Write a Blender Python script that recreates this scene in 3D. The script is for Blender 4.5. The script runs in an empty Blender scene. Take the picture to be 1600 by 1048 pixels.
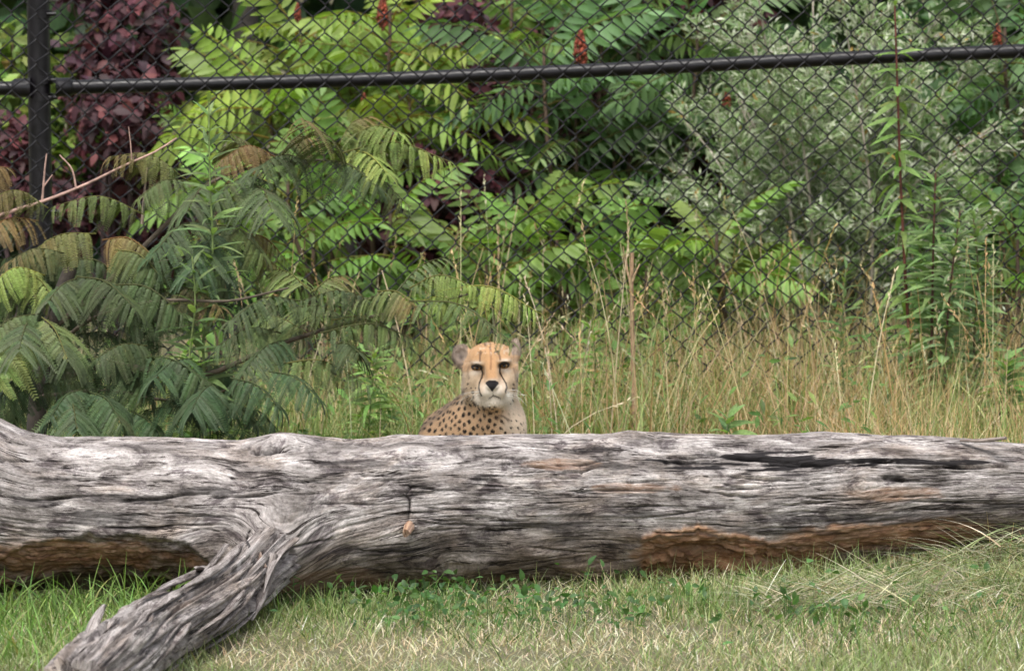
import bpy, bmesh, math, random
import numpy as np
from mathutils import Matrix, Vector

rng = np.random.default_rng(7)
random.seed(7)
SC = bpy.context.scene
COL = SC.collection
R = math.radians

# ------------------------------------------------------------------ camera
F = 14450.0           # focal length in photo pixels (1600 wide): a 325 mm full-frame lens
CAMH = 2.0
HZ = -403.0           # photo row of the horizon
PITCH = math.atan((524 - HZ) / F)
cam_d = bpy.data.cameras.new('camera')
cam = bpy.data.objects.new('camera', cam_d)
COL.objects.link(cam)
cam.location = (0, 0, CAMH)
cam.rotation_euler = (math.pi / 2 - PITCH, 0, 0)
cam_d.sensor_width = 36.0
cam_d.lens = 36.0 * F / 1600.0
cam_d.clip_start = 0.1
cam_d.clip_end = 2000
cam_d.dof.use_dof = True
cam_d.dof.focus_distance = 22.2
cam_d.dof.aperture_fstop = 12.0
SC.camera = cam

# ------------------------------------------------------------------ sky, sun, exposure (bright overcast)
world = bpy.data.worlds.new('World')
SC.world = world
world.use_nodes = True
wn = world.node_tree
for n in list(wn.nodes):
    wn.nodes.remove(n)
SUN_EL, SUN_ROT = R(62), R(200)
sky = wn.nodes.new('ShaderNodeTexSky')
sky.sky_type = 'NISHITA'
sky.sun_disc = False
sky.sun_elevation = SUN_EL
sky.sun_rotation = SUN_ROT
sky.air_density = 1.0
sky.dust_density = 4.0
hsv = wn.nodes.new('ShaderNodeHueSaturation')
hsv.inputs['Saturation'].default_value = 0.28
bg = wn.nodes.new('ShaderNodeBackground')
bg.inputs['Strength'].default_value = 0.13
wo = wn.nodes.new('ShaderNodeOutputWorld')
wn.links.new(sky.outputs[0], hsv.inputs['Color'])
wn.links.new(hsv.outputs[0], bg.inputs['Color'])
wn.links.new(bg.outputs[0], wo.inputs['Surface'])
sun_d = bpy.data.lights.new('sun', 'SUN')
sun_d.energy = 1.25
sun_d.angle = R(16)
sun_d.color = (1.0, 0.96, 0.9)
sun = bpy.data.objects.new('sun', sun_d)
COL.objects.link(sun)
sd = Vector((math.sin(SUN_ROT) * math.cos(SUN_EL), math.cos(SUN_ROT) * math.cos(SUN_EL), math.sin(SUN_EL)))
sun.rotation_euler = (-sd).to_track_quat('-Z', 'Y').to_euler()
sun.location = sd * 60
SC.view_settings.view_transform = 'Standard'
SC.view_settings.look = 'None'
SC.view_settings.exposure = 1.1
SC.view_settings.gamma = 1.0
SC.view_settings.use_curve_mapping = False
SC.render.engine = 'CYCLES'
SC.cycles.use_denoising = True
SC.cycles.max_bounces = 8
SC.cycles.diffuse_bounces = 4
SC.cycles.transmission_bounces = 4
SC.cycles.sample_clamp_indirect = 6.0

# ------------------------------------------------------------------ helpers
FWD = np.array([0, math.cos(PITCH), -math.sin(PITCH)])
UPV = np.array([0, math.sin(PITCH), math.cos(PITCH)])

def P(px, py, D):
    """world point on the sight line of photo pixel (px, py) at depth y = D"""
    px, py, D = np.broadcast_arrays(np.asarray(px, float), np.asarray(py, float), np.asarray(D, float))
    ray = FWD + np.stack([(px - 800) / F, 0 * px, 0 * px], -1) + UPV * ((524 - py) / F)[..., None]
    return ray * (D / ray[..., 1])[..., None] + np.array([0, 0, CAMH])

def gpy(D):
    return HZ + F * CAMH / D

def to_px(V):
    d = V - np.array([0, 0, CAMH])
    z = d @ FWD
    return 800 + F * d[..., 0] / z, 524 - F * (d @ UPV) / z

def _h(ix, iy, iz, seed):
    n = (ix.astype(np.uint32) * np.uint32(374761393) + iy.astype(np.uint32) * np.uint32(668265263)
         + iz.astype(np.uint32) * np.uint32(2147483647 - 56543) + np.uint32(seed * 1274126177 & 0xffffffff))
    n = (n ^ (n >> np.uint32(13))) * np.uint32(1274126177)
    n = (n ^ (n >> np.uint32(16))) * np.uint32(2246822519)
    n = n ^ (n >> np.uint32(15))
    return n.astype(np.float64) / 4294967295.0 * 2 - 1

def noise(x, y, z=0.0, seed=0):
    x, y, z = np.broadcast_arrays(np.asarray(x, float), np.asarray(y, float), np.asarray(z, float))
    ix, iy, iz = np.floor(x), np.floor(y), np.floor(z)
    fx, fy, fz = x - ix, y - iy, z - iz
    ix, iy, iz = ix.astype(np.int64), iy.astype(np.int64), iz.astype(np.int64)
    ux, uy, uz = [f * f * f * (f * (f * 6 - 15) + 10) for f in (fx, fy, fz)]
    out = 0
    for a in (0, 1):
        for b in (0, 1):
            for c in (0, 1):
                w = (ux if a else 1 - ux) * (uy if b else 1 - uy) * (uz if c else 1 - uz)
                out = out + w * _h(ix + a, iy + b, iz + c, seed)
    return out

def fbm(x, y, z=0.0, o=4, seed=0, lac=2.03, gain=0.5):
    s, a, t = 0, 1.0, 0
    for i in range(o):
        s = s + a * noise(np.asarray(x) * lac ** i, np.asarray(y) * lac ** i, np.asarray(z) * lac ** i, seed + i * 17)
        t += a
        a *= gain
    return s / t

def sstep(a, b, x):
    t = np.clip((x - a) / (b - a), 0, 1)
    return t * t * (3 - 2 * t)

def build(name, groups, mat, parent=None, smooth=True, attrs=None, uv=None, link=True):
    """groups: list of (V(n,3), F(m,k), C(n,3) or None) -> one mesh object"""
    Vs, Cs, loops, starts, off, ls = [], [], [], [], 0, 0
    for V, Fa, C in groups:
        V = np.asarray(V, float).reshape(-1, 3)
        Fa = np.asarray(Fa, np.int64)
        Vs.append(V)
        Cs.append(np.ones((len(V), 3)) if C is None else np.broadcast_to(C, (len(V), 3)))
        loops.append((Fa + off).ravel())
        k = Fa.shape[1]
        starts.append(ls + np.arange(len(Fa)) * k)
        ls += len(Fa) * k
        off += len(V)
    V = np.concatenate(Vs); C = np.concatenate(Cs); L = np.concatenate(loops); S = np.concatenate(starts)
    me = bpy.data.meshes.new(name)
    me.vertices.add(len(V)); me.vertices.foreach_set('co', V.astype(np.float32).ravel())
    me.loops.add(len(L)); me.loops.foreach_set('vertex_index', L.astype(np.int32))
    me.polygons.add(len(S)); me.polygons.foreach_set('loop_start', S.astype(np.int32))
    me.update(calc_edges=True)
    if smooth:
        me.polygons.foreach_set('use_smooth', np.ones(len(S), bool))
    a = me.attributes.new('Col', 'FLOAT_COLOR', 'POINT')
    a.data.foreach_set('color', np.concatenate([C, np.ones((len(C), 1))], 1).astype(np.float32).ravel())
    for nm, arr in (attrs or {}).items():
        a = me.attributes.new(nm, 'FLOAT_COLOR', 'POINT')
        a.data.foreach_set('color', np.concatenate([arr, np.ones((len(arr), 1))], 1).astype(np.float32).ravel())
    if uv is not None:
        a = me.attributes.new('Grain', 'FLOAT_VECTOR', 'POINT')
        a.data.foreach_set('vector', uv.astype(np.float32).ravel())
    if mat:
        me.materials.append(mat)
    if not link:
        return me
    return link_obj(name, me, parent)

def link_obj(name, me, parent=None, kind=None):
    o = bpy.data.objects.new(name, me)
    COL.objects.link(o)
    if parent:
        o.parent = parent
        base = parent
        off = Vector((0, 0, 0))
        while base:
            off += base.location
            base = base.parent
        o.location = -off
    if kind:
        o['kind'] = kind
    return o

def tag(o, label=None, cat=None, group=None, kind=None):
    for k, v in (('label', label), ('category', cat), ('group', group), ('kind', kind)):
        if v:
            o[k] = v
    return o

def thing(name, loc, label, cat, group=None):
    o = bpy.data.objects.new(name, None)
    COL.objects.link(o)
    o.location = Vector([float(c) for c in loc])
    o.empty_display_size = 0.1
    return tag(o, label, cat, group)

def place(name, me, parent, M, color=None):
    """an object sharing mesh data, world matrix M, under an unrotated parent chain"""
    o = bpy.data.objects.new(name, me)
    COL.objects.link(o)
    off = Vector((0, 0, 0)); b = parent
    while b:
        off += b.location; b = b.parent
    o.parent = parent
    M = M.copy(); M.translation = M.translation - off
    o.matrix_basis = M
    if color is not None:
        o.color = (*[float(c) for c in color], 1)
    return o

def nrm(v):
    v = np.asarray(v, float)
    return v / np.maximum(np.linalg.norm(v, axis=-1, keepdims=True), 1e-9)

def tube(pts, rad, n=6, col=(1, 1, 1), cap=True):
    pts = np.asarray(pts, float); m = len(pts)
    rad = np.broadcast_to(np.asarray(rad, float), (m,))
    T = nrm(np.gradient(pts, axis=0))
    ref = np.array([0, 1.0, 0]) if abs(T[:, 1]).mean() < 0.8 else np.array([1.0, 0, 0])
    A = nrm(np.cross(T, ref)); B = np.cross(T, A)
    th = np.arange(n) / n * 2 * np.pi
    V = pts[:, None] + rad[:, None, None] * (np.cos(th)[None, :, None] * A[:, None] + np.sin(th)[None, :, None] * B[:, None])
    i = np.arange(m - 1)[:, None] * n; j = np.arange(n)[None]; j2 = (j + 1) % n
    Fq = np.stack([i + j, i + j2, i + n + j2, i + n + j], -1).reshape(-1, 4)
    V = V.reshape(-1, 3)
    gs = [(V, Fq, col)]
    if cap:
        for e, rev in ((0, True), (m - 1, False)):
            ring = V[e * n:(e + 1) * n]
            f = np.arange(n)[None]
            gs.append((ring, f[:, ::-1] if rev else f, col))
    return gs

def smooth_path(pts, n):
    pts = np.asarray(pts, float)
    d = np.r_[0, np.cumsum(np.linalg.norm(np.diff(pts, axis=0), axis=1))]
    t = np.linspace(0, d[-1], n)
    # Catmull-Rom
    out = np.zeros((n, 3))
    m = np.gradient(pts, d, axis=0)
    k = np.clip(np.searchsorted(d, t, 'right') - 1, 0, len(pts) - 2)
    h = (d[k + 1] - d[k])[:, None]; s = ((t - d[k])[:, None]) / h
    out = (2*s**3-3*s**2+1)*pts[k] + (s**3-2*s**2+s)*h*m[k] + (-2*s**3+3*s**2)*pts[k+1] + (s**3-s**2)*h*m[k+1]
    return out

def frames(d, up, roll=0.0):
    """rotation matrices whose x axis is d and z is near up (vectorised)"""
    X = nrm(d); Y = nrm(np.cross(up, X)); Z = np.cross(X, Y)
    c, s = np.cos(roll), np.sin(roll)
    c = np.asarray(c)[..., None] if np.ndim(c) else c
    s = np.asarray(s)[..., None] if np.ndim(s) else s
    Y2 = c * Y + s * Z; Z2 = -s * Y + c * Z
    return np.stack([X, Y2, Z2], -1)

def mat4(Rm, s, p):
    M = Matrix.Identity(4)
    for i in range(3):
        for j in range(3):
            M[i][j] = float(Rm[i, j] * s)
        M[i][3] = float(p[i])
    return M

def scatter(tV, tF, Rm, s, p, col, tC=None):
    """copies of a template, as one group"""
    N = len(p); n = len(tV)
    s = np.broadcast_to(np.asarray(s, float), (N,)) if np.ndim(s) < 2 else s
    if np.ndim(s) == 1:
        V = np.einsum('nij,vj->nvi', Rm, tV) * s[:, None, None]
    else:
        V = np.einsum('nij,nvj->nvi', Rm, tV[None] * s[:, None, :])
    V = V + p[:, None]
    Fa = (tF[None] + (np.arange(N) * n)[:, None, None]).reshape(-1, tF.shape[1])
    C = np.repeat(col[:, None], n, 1)
    if tC is not None:
        C = C * tC[None, :, None]
    return V.reshape(-1, 3), Fa, C.reshape(-1, 3)

def leaf_template(wd, nseg=4, droop=0.15, fold=0.25, peak=0.4):
    """a pointed leaf along +x, length 1, folded on its midrib"""
    t = np.linspace(0, 1, nseg + 1)
    w = wd * 0.5 * np.sin(np.pi * t ** (math.log(0.5) / math.log(peak))) ** 0.85
    w[0] = wd * 0.05; w[-1] = 0.004
    V, Fa = [], []
    for a, b in zip(t, w):
        z = -droop * a * a
        V += [(a, -b, z + b * fold), (a, 0, z), (a, b, z + b * fold)]
    for i in range(nseg):
        k = i * 3
        Fa += [(k, k + 3, k + 4, k + 1), (k + 1, k + 4, k + 5, k + 2)]
    return np.array(V), np.array(Fa)

def jitter(base, n, v=0.25, h=0.1):
    base = np.asarray(base, float)
    b = np.exp(rng.normal(0, v, (n, 1)))
    return np.clip(base * b * np.exp(rng.normal(0, h, (n, 3))), 0.003, 0.9)

def sph(n, up=0.0):
    v = nrm(rng.normal(size=(n, 3)))
    v[:, 2] += up
    return nrm(v)

# ------------------------------------------------------------------ materials
def mat_new(name):
    m = bpy.data.materials.new(name); m.use_nodes = True
    nt = m.node_tree
    for n in list(nt.nodes):
        nt.nodes.remove(n)
    out = nt.nodes.new('ShaderNodeOutputMaterial')
    return m, nt, out

def N(nt, t, **kw):
    n = nt.nodes.new(t)
    for k, v in kw.items():
        setattr(n, k, v)
    return n

def leaf_material(name, trans=0.3, rough=0.5, spec=0.35, use_obj=False, nscale=60.0, tint=(1.15, 1.25, 0.55)):
    m, nt, out = mat_new(name)
    at = N(nt, 'ShaderNodeAttribute', attribute_name='Col')
    c = at.outputs['Color']
    if use_obj:
        oi = N(nt, 'ShaderNodeObjectInfo')
        mx = N(nt, 'ShaderNodeMix', data_type='RGBA', blend_type='MULTIPLY'); mx.inputs[0].default_value = 1
        nt.links.new(c, mx.inputs[6]); nt.links.new(oi.outputs['Color'], mx.inputs[7])
        c = mx.outputs[2]
    tc = N(nt, 'ShaderNodeTexCoord')
    nz = N(nt, 'ShaderNodeTexNoise'); nz.inputs['Scale'].default_value = nscale; nz.inputs['Detail'].default_value = 3
    nt.links.new(tc.outputs['Object'], nz.inputs['Vector'])
    mr = N(nt, 'ShaderNodeMapRange'); mr.inputs['From Min'].default_value = 0.3; mr.inputs['From Max'].default_value = 0.7
    mr.inputs['To Min'].default_value = 0.72; mr.inputs['To Max'].default_value = 1.25
    nt.links.new(nz.outputs[0], mr.inputs['Value'])
    mm = N(nt, 'ShaderNodeMix', data_type='RGBA', blend_type='MULTIPLY'); mm.inputs[0].default_value = 1
    nt.links.new(c, mm.inputs[6]); nt.links.new(mr.outputs[0], mm.inputs[7])
    b = N(nt, 'ShaderNodeBsdfPrincipled'); b.inputs['Roughness'].default_value = rough
    b.inputs['Specular IOR Level'].default_value = spec
    nt.links.new(mm.outputs[2], b.inputs['Base Color'])
    tr = N(nt, 'ShaderNodeBsdfTranslucent')
    tm = N(nt, 'ShaderNodeMix', data_type='RGBA', blend_type='MULTIPLY'); tm.inputs[0].default_value = 1
    tm.inputs[7].default_value = (*tint, 1)
    nt.links.new(mm.outputs[2], tm.inputs[6]); nt.links.new(tm.outputs[2], tr.inputs['Color'])
    ms = N(nt, 'ShaderNodeMixShader'); ms.inputs[0].default_value = trans
    nt.links.new(b.outputs[0], ms.inputs[1]); nt.links.new(tr.outputs[0], ms.inputs[2])
    nt.links.new(ms.outputs[0], out.inputs['Surface'])
    return m

def stem_material(name, rough=0.7, scale=80.0, bump=0.3):
    m, nt, out = mat_new(name)
    at = N(nt, 'ShaderNodeAttribute', attribute_name='Col')
    tc = N(nt, 'ShaderNodeTexCoord')
    nz = N(nt, 'ShaderNodeTexNoise'); nz.inputs['Scale'].default_value = scale; nz.inputs['Detail'].default_value = 5
    nt.links.new(tc.outputs['Object'], nz.inputs['Vector'])
    mr = N(nt, 'ShaderNodeMapRange'); mr.inputs['From Min'].default_value = 0.3; mr.inputs['From Max'].default_value = 0.7
    mr.inputs['To Min'].default_value = 0.6; mr.inputs['To Max'].default_value = 1.35
    nt.links.new(nz.outputs[0], mr.inputs['Value'])
    mm = N(nt, 'ShaderNodeMix', data_type='RGBA', blend_type='MULTIPLY'); mm.inputs[0].default_value = 1
    nt.links.new(at.outputs['Color'], mm.inputs[6]); nt.links.new(mr.outputs[0], mm.inputs[7])
    b = N(nt, 'ShaderNodeBsdfPrincipled'); b.inputs['Roughness'].default_value = rough
    nt.links.new(mm.outputs[2], b.inputs['Base Color'])
    bp = N(nt, 'ShaderNodeBump'); bp.inputs['Strength'].default_value = bump; bp.inputs['Distance'].default_value = 0.004
    nt.links.new(nz.outputs[0], bp.inputs['Height']); nt.links.new(bp.outputs[0], b.inputs['Normal'])
    nt.links.new(b.outputs[0], out.inputs['Surface'])
    return m

M_leaf = leaf_material('leaf', 0.38)
M_leafo = leaf_material('compound_leaf', 0.40, use_obj=True, nscale=7)
M_purple = leaf_material('purple_leaf', 0.15, rough=0.55, spec=0.22, tint=(1.3, 0.6, 0.6))
M_silver = leaf_material('silver_leaf', 0.34, rough=0.55, tint=(1, 1.1, 0.7))
M_mimosa = leaf_material('mimosa_leaf', 0.16, rough=0.55, spec=0.3, use_obj=True, nscale=3)
M_grass = leaf_material('grass_blade', 0.3, rough=0.55, spec=0.3, tint=(1.1, 1.2, 0.6))
M_stem = stem_material('stem')
M_bark = stem_material('bark', 0.9, 45, 0.8)

# coated steel of the fence
def fence_material():
    m, nt, out = mat_new('black_coated_steel')
    tc = N(nt, 'ShaderNodeTexCoord')
    nz = N(nt, 'ShaderNodeTexNoise'); nz.inputs['Scale'].default_value = 30; nz.inputs['Detail'].default_value = 6
    nt.links.new(tc.outputs['Object'], nz.inputs['Vector'])
    cr = N(nt, 'ShaderNodeValToRGB')
    cr.color_ramp.elements[0].position = 0.35; cr.color_ramp.elements[0].color = (0.003, 0.0025, 0.0035, 1)
    cr.color_ramp.elements[1].position = 0.75; cr.color_ramp.elements[1].color = (0.011, 0.009, 0.012, 1)
    nt.links.new(nz.outputs[0], cr.inputs[0])
    b = N(nt, 'ShaderNodeBsdfPrincipled'); b.inputs['Roughness'].default_value = 0.42
    b.inputs['Specular IOR Level'].default_value = 0.42
    nt.links.new(cr.outputs[0], b.inputs['Base Color'])
    mr = N(nt, 'ShaderNodeMapRange'); mr.inputs['To Min'].default_value = 0.25; mr.inputs['To Max'].default_value = 0.48
    nt.links.new(nz.outputs[0], mr.inputs['Value']); nt.links.new(mr.outputs[0], b.inputs['Roughness'])
    nt.links.new(b.outputs[0], out.inputs['Surface'])
    return m
M_fence = fence_material()

# ------------------------------------------------------------------ ground
def ground():
    m, nt, out = mat_new('soil_and_thatch')
    tc = N(nt, 'ShaderNodeTexCoord')
    nz = N(nt, 'ShaderNodeTexNoise'); nz.inputs['Scale'].default_value = 3; nz.inputs['Detail'].default_value = 10
    n2 = N(nt, 'ShaderNodeTexNoise'); n2.inputs['Scale'].default_value = 90; n2.inputs['Detail'].default_value = 6
    nt.links.new(tc.outputs['Object'], nz.inputs['Vector']); nt.links.new(tc.outputs['Object'], n2.inputs['Vector'])
    cr = N(nt, 'ShaderNodeValToRGB')
    cr.color_ramp.elements[0].position = 0.3; cr.color_ramp.elements[0].color = (0.05, 0.055, 0.022, 1)
    cr.color_ramp.elements[1].position = 0.7; cr.color_ramp.elements[1].color = (0.17, 0.145, 0.075, 1)
    ma = N(nt, 'ShaderNodeMath', operation='MULTIPLY_ADD'); ma.inputs[1].default_value = 0.5
    nt.links.new(n2.outputs[0], ma.inputs[0])
    mh = N(nt, 'ShaderNodeMath', operation='MULTIPLY'); mh.inputs[1].default_value = 0.5
    nt.links.new(nz.outputs[0], mh.inputs[0]); nt.links.new(mh.outputs[0], ma.inputs[2])
    nt.links.new(ma.outputs[0], cr.inputs[0])
    b = N(nt, 'ShaderNodeBsdfPrincipled'); b.inputs['Roughness'].default_value = 0.95
    nt.links.new(cr.outputs[0], b.inputs['Base Color'])
    bp = N(nt, 'ShaderNodeBump'); bp.inputs['Strength'].default_value = 0.6; bp.inputs['Distance'].default_value = 0.02
    nt.links.new(n2.outputs[0], bp.inputs['Height']); nt.links.new(bp.outputs[0], b.inputs['Normal'])
    nt.links.new(b.outputs[0], out.inputs['Surface'])
    xs = np.r_[-600, -100, -20, np.linspace(-4, 4, 81), 20, 100, 600]
    ys = np.r_[-300, -50, 0, 10, np.linspace(15, 40, 126), 60, 150, 900]
    X, Y = np.meshgrid(xs, ys)
    Z = 0.018 * fbm(X * 1.3, Y * 1.3, 0, 3, 5) * (np.abs(X) < 5) * (Y > 12) * (Y < 42)
    n = len(xs)
    i, j = np.meshgrid(np.arange(n - 1), np.arange(len(ys) - 1))
    a = (j * n + i).ravel()
    o = build('ground', [(np.stack([X, Y, Z], -1).reshape(-1, 3), np.stack([a, a + 1, a + n + 1, a + n], -1), None)], m)
    tag(o, kind='structure')
ground()

# ------------------------------------------------------------------ foliage clouds
def cloud_leaves(blobs, n, size, tmpl, base_cols, up=0.5, face=-0.3, shell=0.5, weights=None):
    """leaves spread through ellipsoids; blobs (centre, radii)"""
    blobs_c = np.array([b[0] for b in blobs]); blobs_r = np.array([b[1] for b in blobs])
    vol = blobs_r.prod(1) ** 0.7
    k = rng.choice(len(blobs), n, p=vol / vol.sum())
    d = sph(n); rad = shell + (1 - shell) * rng.random(n) ** 0.5
    rad *= 1 + 0.18 * rng.normal(size=n)
    p = blobs_c[k] + d * rad[:, None] * blobs_r[k]
    nor = nrm(d * 0.5 + np.array([0, face, up]) + 0.55 * rng.normal(size=(n, 3)))
    t = nrm(np.cross(nor, rng.normal(size=(n, 3))) + 0.15 * d)
    Rm = frames(t, nor)
    ci = rng.choice(len(base_cols), n, p=weights)
    col = np.array(base_cols)[ci]
    col = np.clip(col * np.exp(rng.normal(0, .22, (n, 1))) * np.exp(rng.normal(0, .08, (n, 3))), .003, .9)
    s = size * np.exp(rng.normal(0, .22, n))
    keep = p[:, 2] > 0.02
    return p[keep], Rm[keep], s[keep], col[keep]

# woodland far behind: one mass
LT_round = leaf_template(0.6, 3)
LT_lance = leaf_template(0.24, 4, 0.2)
LT_big = leaf_template(0.6, 2)
def woodland():
    blobs = []
    for i in range(64):
        x = rng.uniform(-4.5, 4.5); y = rng.uniform(31.5, 36); z = rng.uniform(0.1, 1.9) if i < 34 else rng.uniform(1.5, 5.0)
        blobs.append(((x, y, z), (rng.uniform(.6, 1.2), rng.uniform(.5, .9), rng.uniform(.5, 1.0))))
    p, Rm, s, c = cloud_leaves(blobs, 28000, 0.18, LT_big[0], [(.055, .110, .042), (.075, .135, .045), (.040, .085, .036)], shell=.2)
    o = build('woodland', [scatter(*LT_big, Rm, s, p, c)], M_leaf)
    tag(o, 'dark green woodland growing far behind the shrubs and the fence', 'woodland', kind='stuff')
    for i, (px, D, r, lab) in enumerate([(372, 31.2, .05, 'dark slim tree trunk in the shade beyond the fence, right of the purple column'),
                                   (1010, 31.4, .06, 'dark tree trunk in the shade behind the green sumacs')]):
        b = P(px, gpy(D), D); b[2] = 0
        t = thing('tree', b, lab, 'tree')
        pts = b + np.array([[0, 0, -.1], [.03, 0, 1], [-.02, .05, 2.2], [.1, .1, 4.2]])
        build('trunk', tube(smooth_path(pts, 14), np.linspace(r, r * .5, 14), 8, (.03, .025, .02)), M_bark, t)
        for k in range(3):
            z = .55 + .35 * k; sgn = (-1) ** k
            q = np.array([b + (0, 0, z), b + (sgn * .3, -.1, z + .18), b + (sgn * .8, -.1, z + .25)])
            build('branch', tube(smooth_path(q, 8), np.linspace(.016, .005, 8), 5, (.05, .045, .035)), M_bark, t)
        p, Rm, s, c = cloud_leaves([(b + (0, .2, 3.4), (1.1, .6, .9)), (b + (.4, .3, 2.6), (.8, .6, .6))], 1500, .1, LT_round[0], [(.03, .07, .025)])
        o = build('crown', [scatter(*LT_round, Rm, s, p, c)], M_leaf, t); o['kind'] = 'stuff'
woodland()

# ------------------------------------------------------------------ purple-leaved shrubs
def leafy_shrub(name, label, cat, base_px, D, blobs_px, n, size, cols, mat, n_single, group=None, tm=LT_round, weights=None, stemcol=(.05, .03, .03)):
    """shrub of single leaves: blobs_px (px, py, rx, ry) photo pixels at depth D"""
    b = P(base_px, gpy(D), D); b[2] = 0
    t = thing(name, b, label, cat, group)
    s1 = D / F
    blobs = [(P(x, y, D + rng.uniform(-.15, .25)), (rx * s1, min(.35, .8 * rx * s1), ry * s1)) for x, y, rx, ry in blobs_px]
    g = []
    for c, r in blobs:
        mid = (b + c) / 2 + np.array([rng.uniform(-.08, .08), 0, .05])
        q = smooth_path([b + rng.uniform(-.06, .06, 3) * (1, 1, 0), mid, c + (0, 0, r[2] * .7)], 9)
        o = build('branch', tube(q, np.linspace(.013, .004, 9), 5, stemcol), M_bark, t)
    p, Rm, s, c = cloud_leaves(blobs, n, size, tm[0], cols, weights=weights)
    order = np.argsort(p[:, 1])
    single, rest = order[:n_single], order[n_single:]
    o = build('foliage', [scatter(*tm, Rm[rest], s[rest], p[rest], c[rest])], mat, t); o['kind'] = 'stuff'
    for i in single:
        me = build('leaf', [(tm[0], tm[1], np.repeat(c[i][None], len(tm[0]), 0))], mat, link=False) if i % 7 == 0 or not hasattr(leafy_shrub, 'me' + name + label) else getattr(leafy_shrub, 'me' + name + label)
        setattr(leafy_shrub, 'me' + name + label, me)
        place('leaf', me, t, mat4(Rm[i], s[i], p[i]))
    return t

LT_pur = leaf_template(.5, 3, .2, .2)
PUR = [(.075, .026, .031), (.050, .018, .022), (.105, .040, .044), (.042, .020, .026)]
leafy_shrub('purple_shrub', 'upright purple-leaved shrub behind the fence just right of its post', 'shrub', 200, 28.6,
            [(200, 60, 85, 80), (190, 190, 75, 80), (215, 300, 75, 70), (170, -50, 80, 70), (240, 370, 70, 50), (120, 330, 50, 60), (180, 130, 80, 60)], 3600, .045, PUR, M_purple, 200, 'purple shrubs beyond the fence', tm=LT_pur)
leafy_shrub('purple_shrub', 'dark purple shrub glimpsed low at the far left behind the fence post', 'shrub', 20, 28.4,
            [(20, 240, 50, 60), (60, 320, 60, 50), (-40, 280, 50, 70)], 900, .045, PUR, M_purple, 80, 'purple shrubs beyond the fence', tm=LT_pur)
leafy_shrub('purple_shrub', 'wide dark purple shrub showing between the yellow-green and the blue-green sumacs', 'shrub', 700, 28.1,
            [(765, 170, 36, 60), (725, 285, 64, 45), (790, 330, 42, 60), (770, 250, 34, 50), (660, 370, 55, 42), (740, 40, 26, 26), (585, 340, 38, 42), (650, 290, 45, 36)], 2600, .048, PUR, M_purple, 150, 'purple shrubs beyond the fence', tm=LT_pur)
leafy_shrub('purple_shrub', 'shaded purple shrub farthest back, mostly hidden by the sumacs', 'shrub', 660, 29.7,
            [(640, 290, 120, 90), (720, 60, 110, 90), (560, 380, 100, 80), (760, 200, 90, 110), (680, 400, 110, 70), (800, 380, 80, 90), (500, 260, 90, 80), (620, 150, 120, 90)], 3200, .055, PUR, M_purple, 60, 'purple shrubs beyond the fence', tm=LT_pur)
leafy_shrub('purple_shrub', 'dark purple shrub in the gaps of the blue-green sumac left of the silver bush', 'shrub', 1020, 28.35,
            [(1090, 15, 60, 35), (930, 370, 50, 40), (1080, 20, 120, 60), (960, 340, 110, 80), (1080, 260, 90, 100), (900, 180, 90, 90), (1140, 160, 80, 90), (1040, -40, 110, 50)], 3200, .05, PUR, M_purple, 120, 'purple shrubs beyond the fence', tm=LT_pur)

# yellow-green small-leaved shrub at the far left
leafy_shrub('light_green_shrub', 'light yellow-green shrub on both sides of the fence post', 'shrub', 60, 28.9,
            [(20, 130, 60, 90), (110, 210, 50, 70), (20, 240, 60, 60), (130, 120, 40, 60), (-50, 180, 60, 110), (90, 330, 60, 60)], 1500, .06,
            [(.16, .24, .045), (.12, .19, .04), (.20, .26, .06), (.26, .17, .05)], M_leaf, 150, tm=leaf_template(0.42, 3), weights=[.4, .35, .2, .05], stemcol=(.12, .09, .05))
leafy_shrub('dark_green_shrub', 'dim mid-green undergrowth bush low behind the sumacs', 'shrub', 560, 29.3,
            [(430, 350, 120, 80), (560, 450, 150, 60), (760, 470, 150, 50), (950, 460, 150, 60), (1120, 470, 120, 70), (330, 440, 120, 70), (1240, 500, 140, 60)], 2600, .07,
            [(.07, .13, .035), (.05, .10, .03), (.09, .16, .04)], M_leaf, 120, tm=leaf_template(0.4, 3), stemcol=(.06, .05, .03))
leafy_shrub('dark_green_shrub', 'deep green bush behind the fence at the right edge', 'shrub', 1560, 29.4,
            [(1560, 120, 110, 120), (1600, 330, 100, 140), (1500, 420, 110, 90), (1640, 200, 90, 120), (1580, 480, 120, 60), (1480, 0, 100, 80), (1620, 20, 90, 90)], 2600, .075,
            [(.06, .13, .04), (.045, .095, .03), (.08, .16, .045)], M_leaf, 120, tm=leaf_template(0.38, 3), stemcol=(.06, .05, .03))

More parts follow.
